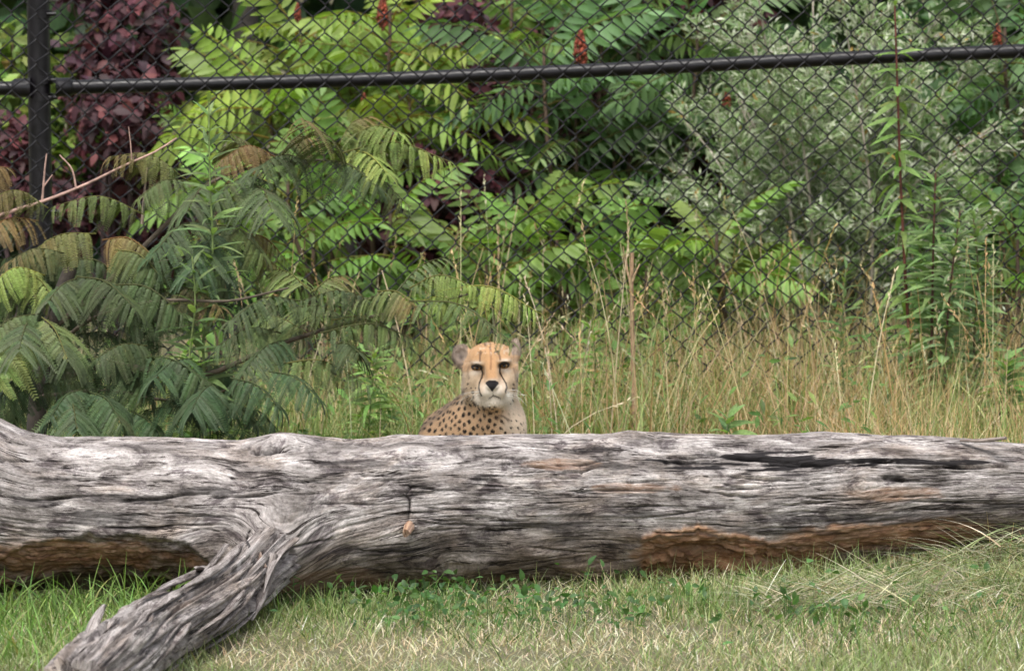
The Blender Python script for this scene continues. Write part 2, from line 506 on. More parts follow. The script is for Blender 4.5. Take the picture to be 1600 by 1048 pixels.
# ------------------------------------------------------------------ sumac
def sumac_leaf_mesh(seed, npair=9):
    r = np.random.default_rng(seed)
    tV, tF = leaf_template(0.25, 4, 0.22, 0.22, 0.38)
    arch = r.uniform(.35, .6); rise = r.uniform(.1, .25); bend = r.uniform(-.15, .15)
    cur = lambda t: np.stack([t - .12 * t ** 3, bend * t ** 2, rise * t - arch * t * t], -1)
    groups = tube(cur(np.linspace(0, 1, 9)), np.linspace(.010, .004, 9), 4, (.9, .5, .35), cap=False)
    ts = np.linspace(.2, .97, npair)
    pos, dr, sz = [], [], []
    for i, t in enumerate(ts):
        for s in (-1, 1):
            tan = nrm(cur(np.array(t + .01)) - cur(np.array(t - .01)))
            side = nrm(np.cross([0, 0, 1], tan)) * s
            fw = .25 + .5 * (i / npair) ** 2 + r.normal(0, .06)
            dn = r.uniform(.25, .6)
            dr.append(nrm(side + tan * fw - np.array([0, 0, dn]))); pos.append(cur(np.array(t + s * .008)))
            sz.append(.29 * math.sin(math.pi * (.18 + .72 * i / npair)) ** .6 * r.uniform(.88, 1.1))
    dr.append(nrm(cur(np.array(1.)) - cur(np.array(.95)))); pos.append(cur(np.array(1.))); sz.append(.22)
    dr, pos, sz = np.array(dr), np.array(pos), np.array(sz)
    nor = nrm(np.array([0, 0, 1.]) + r.normal(0, .17, (len(dr), 3)))
    Rm = frames(dr, nor)
    col = np.exp(r.normal(0, .14, (len(dr), 1))) * np.ones((1, 3))
    V, Fa, C = scatter(tV, tF, Rm, sz, pos, col)
    groups.append((V, Fa, C))
    return build('leaf', groups, M_leafo, link=False)
SUMAC = [sumac_leaf_mesh(100 + i, 9 + i % 3) for i in range(8)]
def cone_mesh():
    r = np.random.default_rng(5)
    n = 130
    t = r.random(n); th = r.random(n) * 2 * np.pi
    prof = np.sin(np.pi * (.12 + .85 * t) ** .75)
    p = np.stack([.17 * prof * np.cos(th), .17 * prof * np.sin(th), t], -1)
    oc = np.array([[1, 0, 0], [0, 1, 0], [-1, 0, 0], [0, -1, 0], [0, 0, 1.4], [0, 0, -1]], float)
    of = np.array([[0, 1, 4], [1, 2, 4], [2, 3, 4], [3, 0, 4], [1, 0, 5], [2, 1, 5], [3, 2, 5], [0, 3, 5]])
    col = np.clip(np.array([.20, .038, .016]) * np.exp(r.normal(0, .3, (n, 1))), 0, 1)
    Rm = np.repeat(np.eye(3)[None], n, 0)
    g = [scatter(oc, of, Rm, r.uniform(.05, .085, n), p, col)]
    g += tube(np.array([[0, 0, -.15], [0, 0, .5], [0, 0, 1.]]), [.05, .08, .03], 6, (.16, .05, .03))
    return build('fruit_cone', g, M_stem, link=False)
CONE = cone_mesh()
TY, TB, TG = (.215, .295, .065), (.115, .205, .080), (.165, .265, .065)
def sumac(label, D, crowns, cones=()):
    """crowns: (px, py, tone, n leaves, leaf length)"""
    bx = np.mean([c[0] for c in crowns])
    b = P(bx, gpy(D), D); b[2] = 0
    t = thing('sumac_shrub', b, label, 'sumac', 'sumac shrubs beyond the fence')
    for (px, py, tone, n, L) in crowns:
        c = P(px, py, D + rng.uniform(-.25, .25))
        foot = b + np.array([(c[0] - b[0]) * .3, rng.uniform(-.1, .1), -.02])
        q = smooth_path([foot, foot * .5 + c * .5 + rng.uniform(-.05, .05, 3), c - (0, 0, .02), c + (0, 0, .05)], 10)
        build('stem', tube(q, np.linspace(.013, .005, 10), 6, (.10, .065, .045)), M_bark, t)
        az0 = rng.random() * 6.28
        for k in range(n):
            az = az0 + k * 2.4 + rng.normal(0, .2)
            el = rng.uniform(-.25, .75) if k > n * .25 else rng.uniform(.5, 1.1)
            d = np.array([math.cos(az) * math.cos(el), math.sin(az) * math.cos(el) * .75 - .12, math.sin(el)])
            st = c - np.array([0, 0, (.16 * (k / n))])
            nor = nrm(np.array([0, -.55, 1.0]) + rng.normal(0, .3, 3))
            Rm = frames(d[None], nor[None])[0]
            tn = np.array(tone) * math.exp(rng.normal(0, .2)) * np.exp(rng.normal(0, .07, 3))
            place('leaf', SUMAC[rng.integers(len(SUMAC))], t, mat4(Rm, L * rng.uniform(.85, 1.25), st), tn)
    for (px, py, hpx) in cones:
        h = hpx * D / F
        c = P(px, py + hpx / 2, D - .42)
        tl = nrm(np.array([rng.normal(0, .12), -.1, 1]))
        place('fruit_cone', CONE, t, mat4(frames(np.array([[1., 0, 0]]), tl[None])[0], h, c))
    return t
sumac('yellow-green sumac with a dark red fruit cone at the top left of the fence panel', 28.3,
      [(470, 60, TY, 11, .33), (560, 110, TY, 11, .33), (420, 150, TY, 10, .32), (610, 40, TY, 10, .32), (500, 190, TY, 9, .3)], [(598, 20, 44), (465, 20, 26)])
sumac('yellow-green sumac just under the rail, right of the bronze mimosa fronds', 28.2,
      [(640, 160, TY, 11, .32), (560, 200, TY, 9, .3), (700, 215, TG, 8, .28), (480, 190, TY, 8, .28)], [(569, 160, 26), (615, 215, 20)])
sumac('yellow-green sumac sprig reaching right of the purple column below the rail', 28.5,
      [(345, 150, TY, 9, .26), (310, 220, TG, 8, .26), (370, 260, TG, 8, .28)])
sumac('leafy green sumac crossing the rail at the middle of the fence', 28.6,
      [(740, 120, TG, 7, .28), (680, 90, TY, 8, .28), (800, 20, TG, 7, .28), (850, 0, TG, 8, .28)])
sumac('blue-green sumac with a tall rust-red fruit cone standing above the rail', 28.1,
      [(850, 100, TB, 10, .33), (940, 70, TB, 12, .35), (900, 190, TB, 12, .35), (960, 240, TB, 12, .36), (1000, 10, TG, 9, .32)], [(907, 76, 52)])
sumac('blue-green sumac with long drooping leaves left of the silver bush', 28.3,
      [(1040, 120, TB, 11, .35), (1090, 60, TB, 10, .33), (1030, 210, TB, 11, .36), (1090, 190, TB, 9, .33)], [(1135, 160, 40)])
sumac('shaded blue-green sumac low in the middle of the hedge', 28.4,
      [(870, 280, TB, 10, .33), (960, 330, TB, 9, .32), (1040, 310, TB, 9, .33), (850, 230, TB, 7, .28)])
sumac('bright green young sumac low behind the fence above the cheetah', 27.4,
      [(700, 400, TG, 10, .28), (780, 380, TG, 10, .3), (760, 440, TG, 9, .28)])
sumac('bright green young sumac beside the bare brown stalk', 27.5,
      [(870, 400, TG, 10, .3), (910, 440, TG, 9, .28), (860, 350, TG, 6, .28)])
sumac('bright green young sumac at the foot of the silver bush', 27.4,
      [(1060, 400, TG, 10, .3), (1120, 390, TG, 10, .28), (1010, 440, TG, 9, .28), (1130, 440, TG, 8, .26)])
sumac('light green sumac low down between the goldenrod and the bare dark stems', 27.7,
      [(450, 310, TG, 9, .3), (420, 390, TG, 9, .3), (490, 380, TG, 9, .28), (610, 330, TG, 6, .26)])
sumac('dark green sumac with a rusty fruit cone at the upper right edge', 28.2,
      [(1570, 70, TB, 11, .34), (1600, 180, TB, 10, .34), (1560, 240, TB, 9, .32), (1620, 0, TB, 9, .32)], [(1558, 58, 36), (1497, 238, 30)])
sumac('bright green sumac low at the right edge behind the fence', 27.6,
      [(1590, 400, TG, 10, .3), (1560, 470, TG, 9, .28), (1630, 330, TB, 9, .3)])

# bare dark stems in the gap
def bare_stem(pts, D, r, label, col=(.022, .018, .018)):
    q = P([p[0] for p in pts], [p[1] for p in pts], D)
    g = q[0].copy(); g[2] = -.03
    q = np.vstack([g, q])
    o = build('bare_stem', tube(smooth_path(q, 14), np.linspace(r, r * .6, 14), 7, col), M_bark)
    tag(o, label, 'stem', 'dark stems behind the fence')
bare_stem([(545, 470), (548, 400), (532, 330), (536, 260)], 28.9, .026, 'thick dark bare stem behind the fence, above the mimosa fronds at left')
bare_stem([(590, 470), (578, 410), (572, 360), (580, 300)], 28.8, .022, 'dark leaning bare stem right of the thick one behind the fence')
bare_stem([(520, 480), (525, 440), (515, 400)], 28.7, .016, 'short dark bare stem at the foot of the two thicker ones')

# ------------------------------------------------------------------ silver bush
def silver_bush():
    D0 = 27.5
    b = P(1290, gpy(D0), D0); b[2] = 0
    t = thing('silver_shrub', b, 'tall silvery narrow-leaved bush behind the right half of the fence', 'shrub')
    tips = [(1045, 260), (1070, 190), (1110, 60), (1160, 30), (1180, -40), (1230, 60), (1270, -40), (1320, 30), (1370, -30), (1420, 60), (1470, 20),
            (1510, 110), (1545, 200), (1560, 190), (1530, 290), (1130, 330), (1200, 200), (1260, 260), (1330, 170), (1400, 240), (1460, 180), (1480, 320),
            (1220, 330), (1150, 150), (1300, 330), (1380, 360), (1150, 240), (1440, 130), (1100, 130), (1420, 330), (1250, 140), (1350, 80), (1510, 400), (1450, 420)]
    tV, tF = leaf_template(0.25, 2, 0.25, .3, .5)
    for (px, py) in tips:
        D = D0 + rng.uniform(-.35, .6)
        tip = P(px, py, D)
        foot = b + rng.uniform(-.12, .12, 3) * (1, 1, 0) + (0, 0, -.02)
        mid = foot * .45 + tip * .55 + np.array([(foot[0] - tip[0]) * .15, 0, .08]) + rng.normal(0, .03, 3)
        q = smooth_path([foot, mid, tip], 30)
        gs = tube(q, np.linspace(.008, .0022, 30), 5, (.34, .30, .24))
        # side twigs
        pts, dirs = [], []
        for k in range(16):
            i = int(rng.integers(11, 29))
            a = q[i]; tn = nrm(q[min(i + 1, 29)] - q[i - 1])
            d = nrm(tn * .6 + rng.normal(0, .6, 3) + (0, 0, .25))
            L = rng.uniform(.10, .26)
            w = smooth_path([a, a + d * L * .5, a + d * L + (0, 0, -.02)], 8)
            gs += tube(w, np.linspace(.0026, .0012, 8), 3, (.40, .37, .30), cap=False)
            u = np.linspace(.1, 1, int(L * 180))
            pts.append(a + d * L * u[:, None]); dirs.append(np.repeat(d[None], len(u), 0))
        o = build('branch', gs, M_bark, t)
        p = np.vstack(pts + [q[14:]]); dd = np.vstack(dirs + [np.gradient(q, axis=0)[14:]])
        p = np.repeat(p, 2, 0); dd = nrm(np.repeat(dd, 2, 0))
        n = len(p)
        d = nrm(dd * .7 + sph(n) * .8 + (0, 0, .15))
        Rm = frames(d, nrm(np.array([0, -.4, .8]) + rng.normal(0, .5, (n, 3))))
        cols = np.array([(.34, .39, .25), (.22, .31, .13), (.50, .53, .41), (.14, .23, .08), (.42, .27, .07)])
        c = cols[rng.choice(5, n, p=[.36, .30, .17, .155, .015])] * np.exp(rng.normal(0, .15, (n, 1)))
        lv = build('leaves', [scatter(tV, tF, Rm, rng.uniform(.020, .043, n), p + rng.normal(0, .012, (n, 3)), c)], M_silver, o)
        lv['kind'] = 'stuff'
silver_bush()

# ------------------------------------------------------------------ chain-link fence
DF = 26.0
def fence():
    base = P(66, gpy(DF), DF); base[2] = 0
    t = thing('chain_link_fence', base, 'black chain-link fence with a post and a sloping rail across the picture', 'fence')
    railp = [(-420, 147), (-200, 142), (80, 137), (300, 132), (600, 124), (800, 116), (1000, 107), (1200, 97), (1400, 88), (1600, 80), (1900, 66), (2100, 58)]
    rp = P([p[0] for p in railp], [p[1] for p in railp], DF + .012)
    rz = lambda x: np.interp(x, rp[:, 0], rp[:, 2])
    rad = 11 * DF / F
    # rails, each with its own end
    xl = P(48, 0, DF)[0]; xr = P(86, 0, DF)[0]
    pad = rad * 1.35
    for nm, xs in (('rail', np.linspace(rp[0, 0], xl - .005, 10)), ('rail', np.linspace(xr + .005, rp[-1, 0], 40))):
        pts = np.stack([xs, np.full_like(xs, DF + .012), rz(xs)], -1)
        build(nm, tube(pts, rad, 20), M_fence, t)
    for x0, x1 in ((xl - .055, xl - .002), (xr + .002, xr + .05)):
        xs = np.array([x0, x0 + .008, x1 - .008, x1]); s = np.array([.9, 1, 1, 1.05])
        if x0 < xl:
            r = np.array([rad * 1.02, pad, pad, pad * 1.1])
        else:
            r = np.array([pad * 1.1, pad, pad, rad * 1.02])
        build('rail_cup', tube(np.stack([xs, np.full(4, DF + .012), rz(xs)], -1), r, 20), M_fence, t)
    # post, leaning a touch
    pr = 18 * DF / F
    top = P(54, -420, DF + .035); bot = P(71, gpy(DF), DF + .035)
    top = bot + (top - bot) * (2.42 - bot[2]) / (top[2] - bot[2])
    k = np.linspace(0, 1, 12)[:, None]
    q = (bot - (0, 0, .3)) * (1 - k) + top * k
    post = build('post', tube(q, pr, 28), M_fence, t)
    capz = np.array([[0, 0, 0], [0, 0, .015], [0, 0, .035], [0, 0, .048]]) + top
    build('post_cap', tube(capz, [pr * 1.08, pr * 1.08, pr * .8, pr * .2], 24), M_fence, post)
    for py in (22, 125, 152, 330, 560):
        c = P(62 + py * .02, py, DF + .035)
        build('band', tube(np.array([c - (0, 0, .011), c + (0, 0, .011)]), pr * 1.07, 28), M_fence, t)
        cc = c + np.array([pr * 1.0, -pr * .75, 0])
        build('bolt', tube(np.array([cc - (.012, 0, 0), cc + (.014, 0, 0)]), .006, 6), M_fence, t)
    # woven wires
    pp = 37.4 * DF / F; qq = 39.5 * DF / F
    r = 1.3 * DF / F
    i0, i1 = -26, 104
    x00 = P(20, 0, DF)[0]
    nz = int(2.34 / (qq / 2))
    def node(i, j):
        x = x00 + i * pp / 2; z = .03 + j * qq / 2
        s = sstep(.9, 0, z) * sstep(0, .9, x)
        dx = .004 * noise(x * 1.7, z * 1.7, 3) + s * .022 * noise(x * 1.5, z * 1.3, 7) + .0022 * noise(i * 1.3, j * 1.3, 1)
        dz = .004 * noise(x * 1.3, z * 1.9, 9) + s * .028 * noise(x * 1.3, z * 1.6, 17) + (rz(x) - rz(x00)) + .0022 * noise(i * 1.7, j * 1.1, 5)
        dy = .012 * noise(x * 1.1, z * 1.1, 23) * sstep(0, .3, abs(z - 1.07))
        return x + dx, DF - rad - .006 + dy * (-1 if True else 1) - abs(dy) * .5, z + dz
    jj = np.arange(nz + 1)
    for i in range(i0, i1):
        pts = []
        for j in range(nz + 1):
            right = (i + j) % 2 != 0
            x, y, z = node(i + 1 if right else i, j)
            ov = .35 * r * (1 if right else -1)
            a = -.8 * r if right else .8 * r
            pts.append((x + ov, y + a, z - 1.3 * r)); pts.append((x + ov, y - a, z + 1.3 * r))
        build('wire', tube(np.array(pts), r, 5), M_fence, t)
fence()

# ------------------------------------------------------------------ fallen log
def wood_material():
    m, nt, out = mat_new('weathered_wood')
    g = N(nt, 'ShaderNodeAttribute', attribute_name='Grain')
    st = N(nt, 'ShaderNodeAttribute', attribute_name='StainShade')
    def noise_n(sc, detail, rough=0.6, dist=0.0):
        mp = N(nt, 'ShaderNodeMapping'); mp.inputs['Scale'].default_value = sc
        nt.links.new(g.outputs['Vector'], mp.inputs['Vector'])
        nz = N(nt, 'ShaderNodeTexNoise'); nz.inputs['Scale'].default_value = 1; nz.inputs['Detail'].default_value = detail
        nz.inputs['Roughness'].default_value = rough; nz.inputs['Distortion'].default_value = dist
        nt.links.new(mp.outputs[0], nz.inputs['Vector'])
        return nz.outputs[0]
    broad = noise_n((7, 19, 8), 10, .70, .6)
    fine = noise_n((38, 210, 60), 7, .74, .2)
    mid = noise_n((17, 66, 20), 8, .70, .7)
    blot = noise_n((11, 24, 12), 10, .74, .6)
    def ramp(src, pts):
        cr = N(nt, 'ShaderNodeValToRGB')
        e = cr.color_ramp.elements
        while len(e) < len(pts):
            e.new(.5)
        for el, (p, c) in zip(e, pts):
            el.position = p; el.color = (*c, 1)
        nt.links.new(src, cr.inputs[0])
        return cr.outputs[0]
    def mix(a, b, f, mode='MIX'):
        mx = N(nt, 'ShaderNodeMix', data_type='RGBA', blend_type=mode)
        if isinstance(f, float): mx.inputs[0].default_value = f
        else: nt.links.new(f, mx.inputs[0])
        for s, k in ((a, 6), (b, 7)):
            if isinstance(s, tuple): mx.inputs[k].default_value = (*s, 1)
            else: nt.links.new(s, mx.inputs[k])
        return mx.outputs[2]
    silver = ramp(broad, [(.30, (.095, .086, .080)), (.42, (.225, .206, .195)), (.53, (.385, .362, .350)), (.66, (.66, .635, .62))])
    f2 = ramp(fine, [(.30, (.45, .43, .42)), (.48, (.92, .91, .91)), (.62, (1.12, 1.1, 1.1)), (.75, (1.3, 1.28, 1.28))])
    m2 = ramp(mid, [(.32, (.42, .39, .38)), (.45, (.95, .93, .92)), (.7, (1.15, 1.13, 1.13))])
    c = mix(silver, f2, 1.0, 'MULTIPLY'); c = mix(c, m2, .85, 'MULTIPLY')
    ck = noise_n((1.9, 46, 14), 6, .6, .4)
    k1 = N(nt, 'ShaderNodeMath', operation='SUBTRACT'); nt.links.new(ck, k1.inputs[0]); k1.inputs[1].default_value = .5
    k2 = N(nt, 'ShaderNodeMath', operation='ABSOLUTE'); nt.links.new(k1.outputs[0], k2.inputs[0])
    ckm = noise_n((9, 18, 9), 5, .6)
    kr = N(nt, 'ShaderNodeMapRange'); kr.inputs['From Min'].default_value = .40; kr.inputs['From Max'].default_value = .62
    kr.inputs['To Min'].default_value = .0; kr.inputs['To Max'].default_value = .020
    nt.links.new(ckm, kr.inputs['Value'])
    k3 = N(nt, 'ShaderNodeMath', operation='LESS_THAN'); nt.links.new(k2.outputs[0], k3.inputs[0]); nt.links.new(kr.outputs[0], k3.inputs[1])
    c = mix(c, (.13, .115, .11), k3.outputs[0], 'MULTIPLY')
    warm = ramp(noise_n((4, 9, 5), 6, .7, .4), [(.50, (0, 0, 0)), (.68, (.55, .55, .55))])
    c = mix(c, mix(c, (.88, .72, .56), 1.0, 'MULTIPLY'), warm)
    spk = noise_n((160, 260, 100), 4, .6)
    c = mix(c, ramp(spk, [(.30, (.72, .71, .70)), (.5, (1, 1, 1)), (.72, (1.22, 1.21, 1.2))]), 1.0, 'MULTIPLY')
    bl = ramp(blot, [(.51, (0, 0, 0)), (.60, (1, 1, 1))])
    c = mix(c, mix(c, (.34, .315, .33), 1.0, 'MULTIPLY'), bl)
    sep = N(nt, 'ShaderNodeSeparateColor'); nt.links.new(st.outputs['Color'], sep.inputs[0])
    # brown decayed wood (green channel), darker brownish underside (blue), black char stains plus painted crack shade (red)
    brown = ramp(mid, [(.3, (.11, .062, .040)), (.42, (.31, .185, .118)), (.54, (.49, .335, .225)), (.72, (.66, .54, .43))])
    brown = mix(brown, ramp(blot, [(.4, (.65, .6, .55)), (.62, (1.25, 1.1, 1.0))]), 1.0, 'MULTIPLY')
    c = mix(c, brown, sep.outputs[1])
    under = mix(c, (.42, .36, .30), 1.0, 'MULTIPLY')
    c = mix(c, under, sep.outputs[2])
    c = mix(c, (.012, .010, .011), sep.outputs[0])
    b = N(nt, 'ShaderNodeBsdfPrincipled'); b.inputs['Roughness'].default_value = .82
    b.inputs['Specular IOR Level'].default_value = .25
    nt.links.new(c, b.inputs['Base Color'])
    ad = N(nt, 'ShaderNodeMath', operation='MULTIPLY_ADD'); ad.inputs[1].default_value = .45
    nt.links.new(fine, ad.inputs[0]); nt.links.new(mid, ad.inputs[2])
    bp = N(nt, 'ShaderNodeBump'); bp.inputs['Strength'].default_value = .9; bp.inputs['Distance'].default_value = .006
    nt.links.new(ad.outputs[0], bp.inputs['Height']); nt.links.new(bp.outputs[0], b.inputs['Normal'])
    nt.links.new(b.outputs[0], out.inputs['Surface'])
    return m
M_wood = wood_material()

DL = 22.0
def seg_dist(X, Y, x0, y0, x1, y1):
    dx, dy = x1 - x0, y1 - y0
    t = np.clip(((X - x0) * dx + (Y - y0) * dy) / (dx * dx + dy * dy), 0, 1)
    return np.hypot(X - x0 - t * dx, Y - y0 - t * dy), t

def poly_band(X, xs, ys):
    return np.interp(X, xs, ys)

LIMB_MM = 20.8 / F
LIMB_PTS = P([448, 430, 400, 360, 300, 240, 178, 120], [852, 864, 888, 924, 960, 992, 1034, 1080], [21.50, 21.32, 21.10, 20.78, 20.3, 19.85, 19.25, 18.75])
LIMB_RAD = np.array([38, 46, 49, 48, 51, 55, 60, 50]) * LIMB_MM
COLLAR = .12
def limb_dist(V):
    q = smooth_path(LIMB_PTS, 60)[:34]
    rr = np.interp(np.linspace(0, 1, 60), np.linspace(0, 1, len(LIMB_RAD)), LIMB_RAD)[:34]
    best = np.full(V.shape[:-1], 9.0)
    for c, r in zip(q, rr):
        best = np.minimum(best, np.linalg.norm(V - c, axis=-1) - r)
    return best
LOG_AXIS = {}
def log():
    tx = [-140, -60, 0, 25, 50, 100, 200, 300, 375, 405, 425, 445, 470, 500, 560, 600, 625, 660, 800, 950, 985, 1020, 1100, 1200, 1300, 1400, 1500, 1600, 1740]
    ty = [600, 630, 657, 669, 677, 682, 683, 684, 690, 685, 679, 678, 681, 685, 686, 682, 678, 679, 677, 679, 677, 680, 681, 679, 679, 681, 685, 694, 708]
    bx = [-140, 0, 100, 200, 300, 400, 450, 550, 650, 750, 850, 950, 1100, 1180, 1250, 1350, 1450, 1600, 1740]
    by = [935, 930, 925, 925, 935, 942, 939, 930, 919, 910, 906, 900, 903, 905, 897, 882, 862, 842, 835]
    nu, nv = 1050, 310
    px = np.linspace(-140, 1740, nu)
    sm = lambda a, w: np.convolve(np.pad(a, w, 'edge'), np.hanning(2 * w + 1) / np.hanning(2 * w + 1).sum(), 'valid')
    T = sm(np.interp(px, tx, ty), 8); B = sm(np.interp(px, bx, by), 25)
    # more rows on the side of the camera (theta 0 faces it, pi/2 is the top)
    nf = int(nv * .84)
    th = np.r_[np.linspace(R(-78), R(104), nf, endpoint=False), np.linspace(R(104), R(282), nv - nf, endpoint=False)]
    U, TH = np.meshgrid(px, th, indexing='ij')
    cy = ((T + B) / 2)[:, None]; rp = ((B - T) / 2)[:, None]
    Dx = sm(np.interp(px, [-140, 0, 400, 700, 1000, 1400, 1740], [21.25, 21.3, 21.4, 21.62, 21.92, 22.3, 22.55]), 60)[:, None]
    mm = Dx / F
    PY = cy - rp * np.sin(TH)                      # photo row of each vertex
    front = np.cos(TH) > -.15
    um = U * mm; vm = (TH - np.where(TH > np.pi, 2 * np.pi, 0)) * 120 * mm + .006 * fbm(um * 1.3, TH * 1.2, 0, 3, 201)
    # grain bends round the knots
    knots = [(182, 706, 15, .007), (262, 712, 11, .005), (318, 745, 17, .007), (437, 690, 26, .012), (652, 702, 18, .006), (810, 716, 22, .007),
             (706, 872, 38, .016), (988, 684, 20, .003), (637, 826, 12, .004), (1100, 741, 8, .004), (405, 795, 16, .004), (1345, 752, 16, .003), (480, 720, 10, .003), (925, 875, 24, .006)]
    vg = vm.copy(); ug = um.copy(); bump = np.zeros_like(um); rings = np.zeros_like(um)
    for kx, ky, ks, kh in knots:
        kv = np.interp(ky, [600, 1000], [0, 1])
        c0 = np.interp(kx, px, cy[:, 0]); r0 = np.interp(kx, px, rp[:, 0])
        kth = math.asin(np.clip((c0 - ky) / r0, -1, 1))
        du = (U - kx); dv = (TH - np.where(TH > np.pi, 2 * np.pi, 0) - kth) * r0
        r2 = (du * .8) ** 2 + dv ** 2
        vg = vg - dv * mm * (ks * ks * 1.2) / (r2 + ks * ks * 1.6) * .8
        w = np.exp(-r2 / (2 * ks * ks))
        bump += kh * w
        rr = np.sqrt(r2)
        bump += .0010 * np.cos(rr * 1.1 + 2 * noise(U * .08, PY * .08, 0, 3)) * np.exp(-r2 / (1.0 * ks * ks))
        bump -= kh * .8 * np.exp(-r2 / (2 * (.3 * ks) ** 2))
    # grain flowing down into the limb
    fl = np.exp(-(((U - 400) / 75) ** 2 + ((PY - 850) / 60) ** 2)) * front
    ug = ug + fl * (PY - 800) * mm * .8
    vg = vg + fl * (U - 400) * mm * 1.1
    PYw = PY + 3 * noise(U * .02, TH * 5, 2)
    disp = .010 * fbm(um * 3.2, TH * 1.3, 0, 3, 11) + .0020 * fbm(ug * 3.5, vg * 40, 0, 4, 21) + .0022 * fbm(ug * 12, vg * 170, 0, 3, 31) + .004 * fbm(um * 9, TH * 4, 0, 3, 35)
    ridge = 1 - np.abs(fbm(ug * 3.4, vg * 75, 3.3, 4, 41)) * 5
    disp -= .0045 * sstep(-.25, .25, fbm(um * 4, TH * 3, 0, 3, 43)) * np.clip(ridge, 0, 1) ** 3
    disp += bump
    # checks and cracks
    cr = [(0, 716, 75, 708, 2.2, .010), (40, 770, 165, 763, 2.2, .014), (190, 772, 330, 764, 2.2, .014), (330, 768, 470, 756, 2, .012), (395, 700, 472, 697, 4, .02),
          (170, 813, 335, 811, 2, .010), (490, 689, 600, 692, 2, .008), (641, 742, 636, 826, 2.4, .012), (640, 753, 705, 758, 1.8, .008), (860, 720, 980, 716, 2, .008),
          (888, 757, 1045, 763, 1.8, .011), (1030, 721, 1110, 716, 2.4, .012), (1095, 706, 1245, 713, 2.6, .016), (1188, 716, 1335, 718, 2.6, .016), (1130, 736, 1260, 744, 2.2, .012),
          (1330, 715, 1432, 718, 3, .016), (1440, 724, 1570, 727, 2.4, .015), (1372, 740, 1432, 744, 3, .012), (1000, 804, 1130, 786, 1.8, .007), (1110, 758, 1200, 750, 1.6, .007),
          (560, 735, 640, 733, 1.8, .008), (700, 735, 800, 748, 1.6, .008), (790, 690, 900, 694, 1.8, .007), (1200, 690, 1400, 693, 1.5, .006), (60, 735, 180, 742, 1.5, .006),
          (470, 745, 560, 748, 1.7, .008), (500, 780, 640, 776, 1.5, .007), (660, 785, 780, 790, 1.6, .007), (1220, 780, 1330, 770, 1.6, .008), (1420, 775, 1540, 782, 2.0, .01),
          (395, 815, 390, 850, 2, .010), (905, 722, 912, 742, 2, .006), (907, 745, 912, 765, 1.6, .006)]
    r2 = np.random.default_rng(3)
    for k in range(95):
        x = r2.uniform(-100, 1650); y = r2.uniform(690, 890); L = r2.uniform(30, 130)
        cr.append((x, y, x + L, y + r2.uniform(-.06, .06) * L, r2.uniform(1.0, 1.8), r2.uniform(.004, .009)))
    crack_shade = np.zeros_like(um)  # dark of the crack recesses, painted into the wood colour
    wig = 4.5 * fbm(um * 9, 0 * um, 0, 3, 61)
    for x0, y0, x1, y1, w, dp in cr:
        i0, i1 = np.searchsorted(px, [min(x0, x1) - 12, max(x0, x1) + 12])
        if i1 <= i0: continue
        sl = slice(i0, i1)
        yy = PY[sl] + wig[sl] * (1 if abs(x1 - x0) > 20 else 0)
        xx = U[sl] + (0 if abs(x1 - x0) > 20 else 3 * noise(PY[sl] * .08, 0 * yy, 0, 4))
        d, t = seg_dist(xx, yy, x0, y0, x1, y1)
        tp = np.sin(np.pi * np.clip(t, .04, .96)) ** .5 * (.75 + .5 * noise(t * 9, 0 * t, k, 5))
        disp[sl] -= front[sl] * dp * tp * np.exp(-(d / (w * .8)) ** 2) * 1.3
        crack_shade[sl] = np.maximum(crack_shade[sl], front[sl] * np.clip(tp, 0, 1) * np.exp(-(d / (w * .62)) ** 4) * min(1, dp / .009) * .85)
    # stains
    nS = fbm(ug * 9, vg * 95, 0, 5, 71) * 1.3 + .5 * fbm(U * .02, PY * .06, 0, 3, 72); nB = fbm(U * .02, PY * .035, 0, 5, 81)
    black = np.zeros_like(um)
    for x, y, rx, ry in [(1175, 707, 75, 9), (1215, 722, 60, 11), (1100, 720, 70, 6), (1240, 738, 45, 5), (1420, 717, 30, 6), (1400, 741, 35, 5), (940, 722, 50, 4), (1330, 717, 70, 5),
                         (150, 800, 60, 9), (60, 770, 40, 10), (330, 760, 40, 5), (230, 770, 70, 6), (560, 722, 60, 6), (850, 815, 60, 9), (1340, 800, 120, 10), (1500, 785, 80, 9),
                         (1240, 820, 80, 7), (760, 740, 25, 6), (560, 848, 90, 8), (960, 795, 50, 6), (1500, 720, 60, 4), (905, 700, 40, 4)]:
        d = ((U - x) / rx) ** 2 + ((PY - y) / ry) ** 2
        strong = (.97 if y < 730 else .7) if (y < 745 and x > 1000) else .6
        black = np.maximum(black, strong * sstep(.25, -.35, d - .75 - 2.6 * nS) * front)
    brown = np.zeros_like(um)
    for x, y, rx, ry in [(1110, 868, 110, 36), (1230, 880, 110, 25), (1360, 838, 150, 24), (1480, 825, 80, 22), (160, 872, 180, 34), (890, 720, 60, 7), (1000, 755, 70, 8), (1400, 765, 90, 12), (650, 905, 220, 12), (500, 890, 120, 14)]:
        d = ((U - x) / rx) ** 2 + ((PY - y) / ry) ** 2
        st = .9 if y > 815 and (x > 1000 or x < 300) else .38
        brown = np.maximum(brown, st * sstep(.3, -.5, d - 1 + 1.1 * nB) * front)
    # carved hollows: right decayed pocket with a raised lip, left hollow under the bark
    edge = np.interp(U, [980, 1000, 1030, 1090, 1160, 1200, 1260, 1320, 1400, 1470, 1510, 1540], [880, 832, 823, 820, 832, 842, 828, 818, 812, 806, 812, 850]) + 9 * fbm(U * .03, 0 * U, 0, 5, 91, 2.2, .65)
    d = PY - edge
    inx = sstep(995, 1006, U) * sstep(1525, 1490, U) * (1 - .5 * sstep(1225, 1265, U))
    pocket = sstep(-2, 10, d) * inx * front
    lip = np.exp(-((d + 2) / 5) ** 2) * inx * front
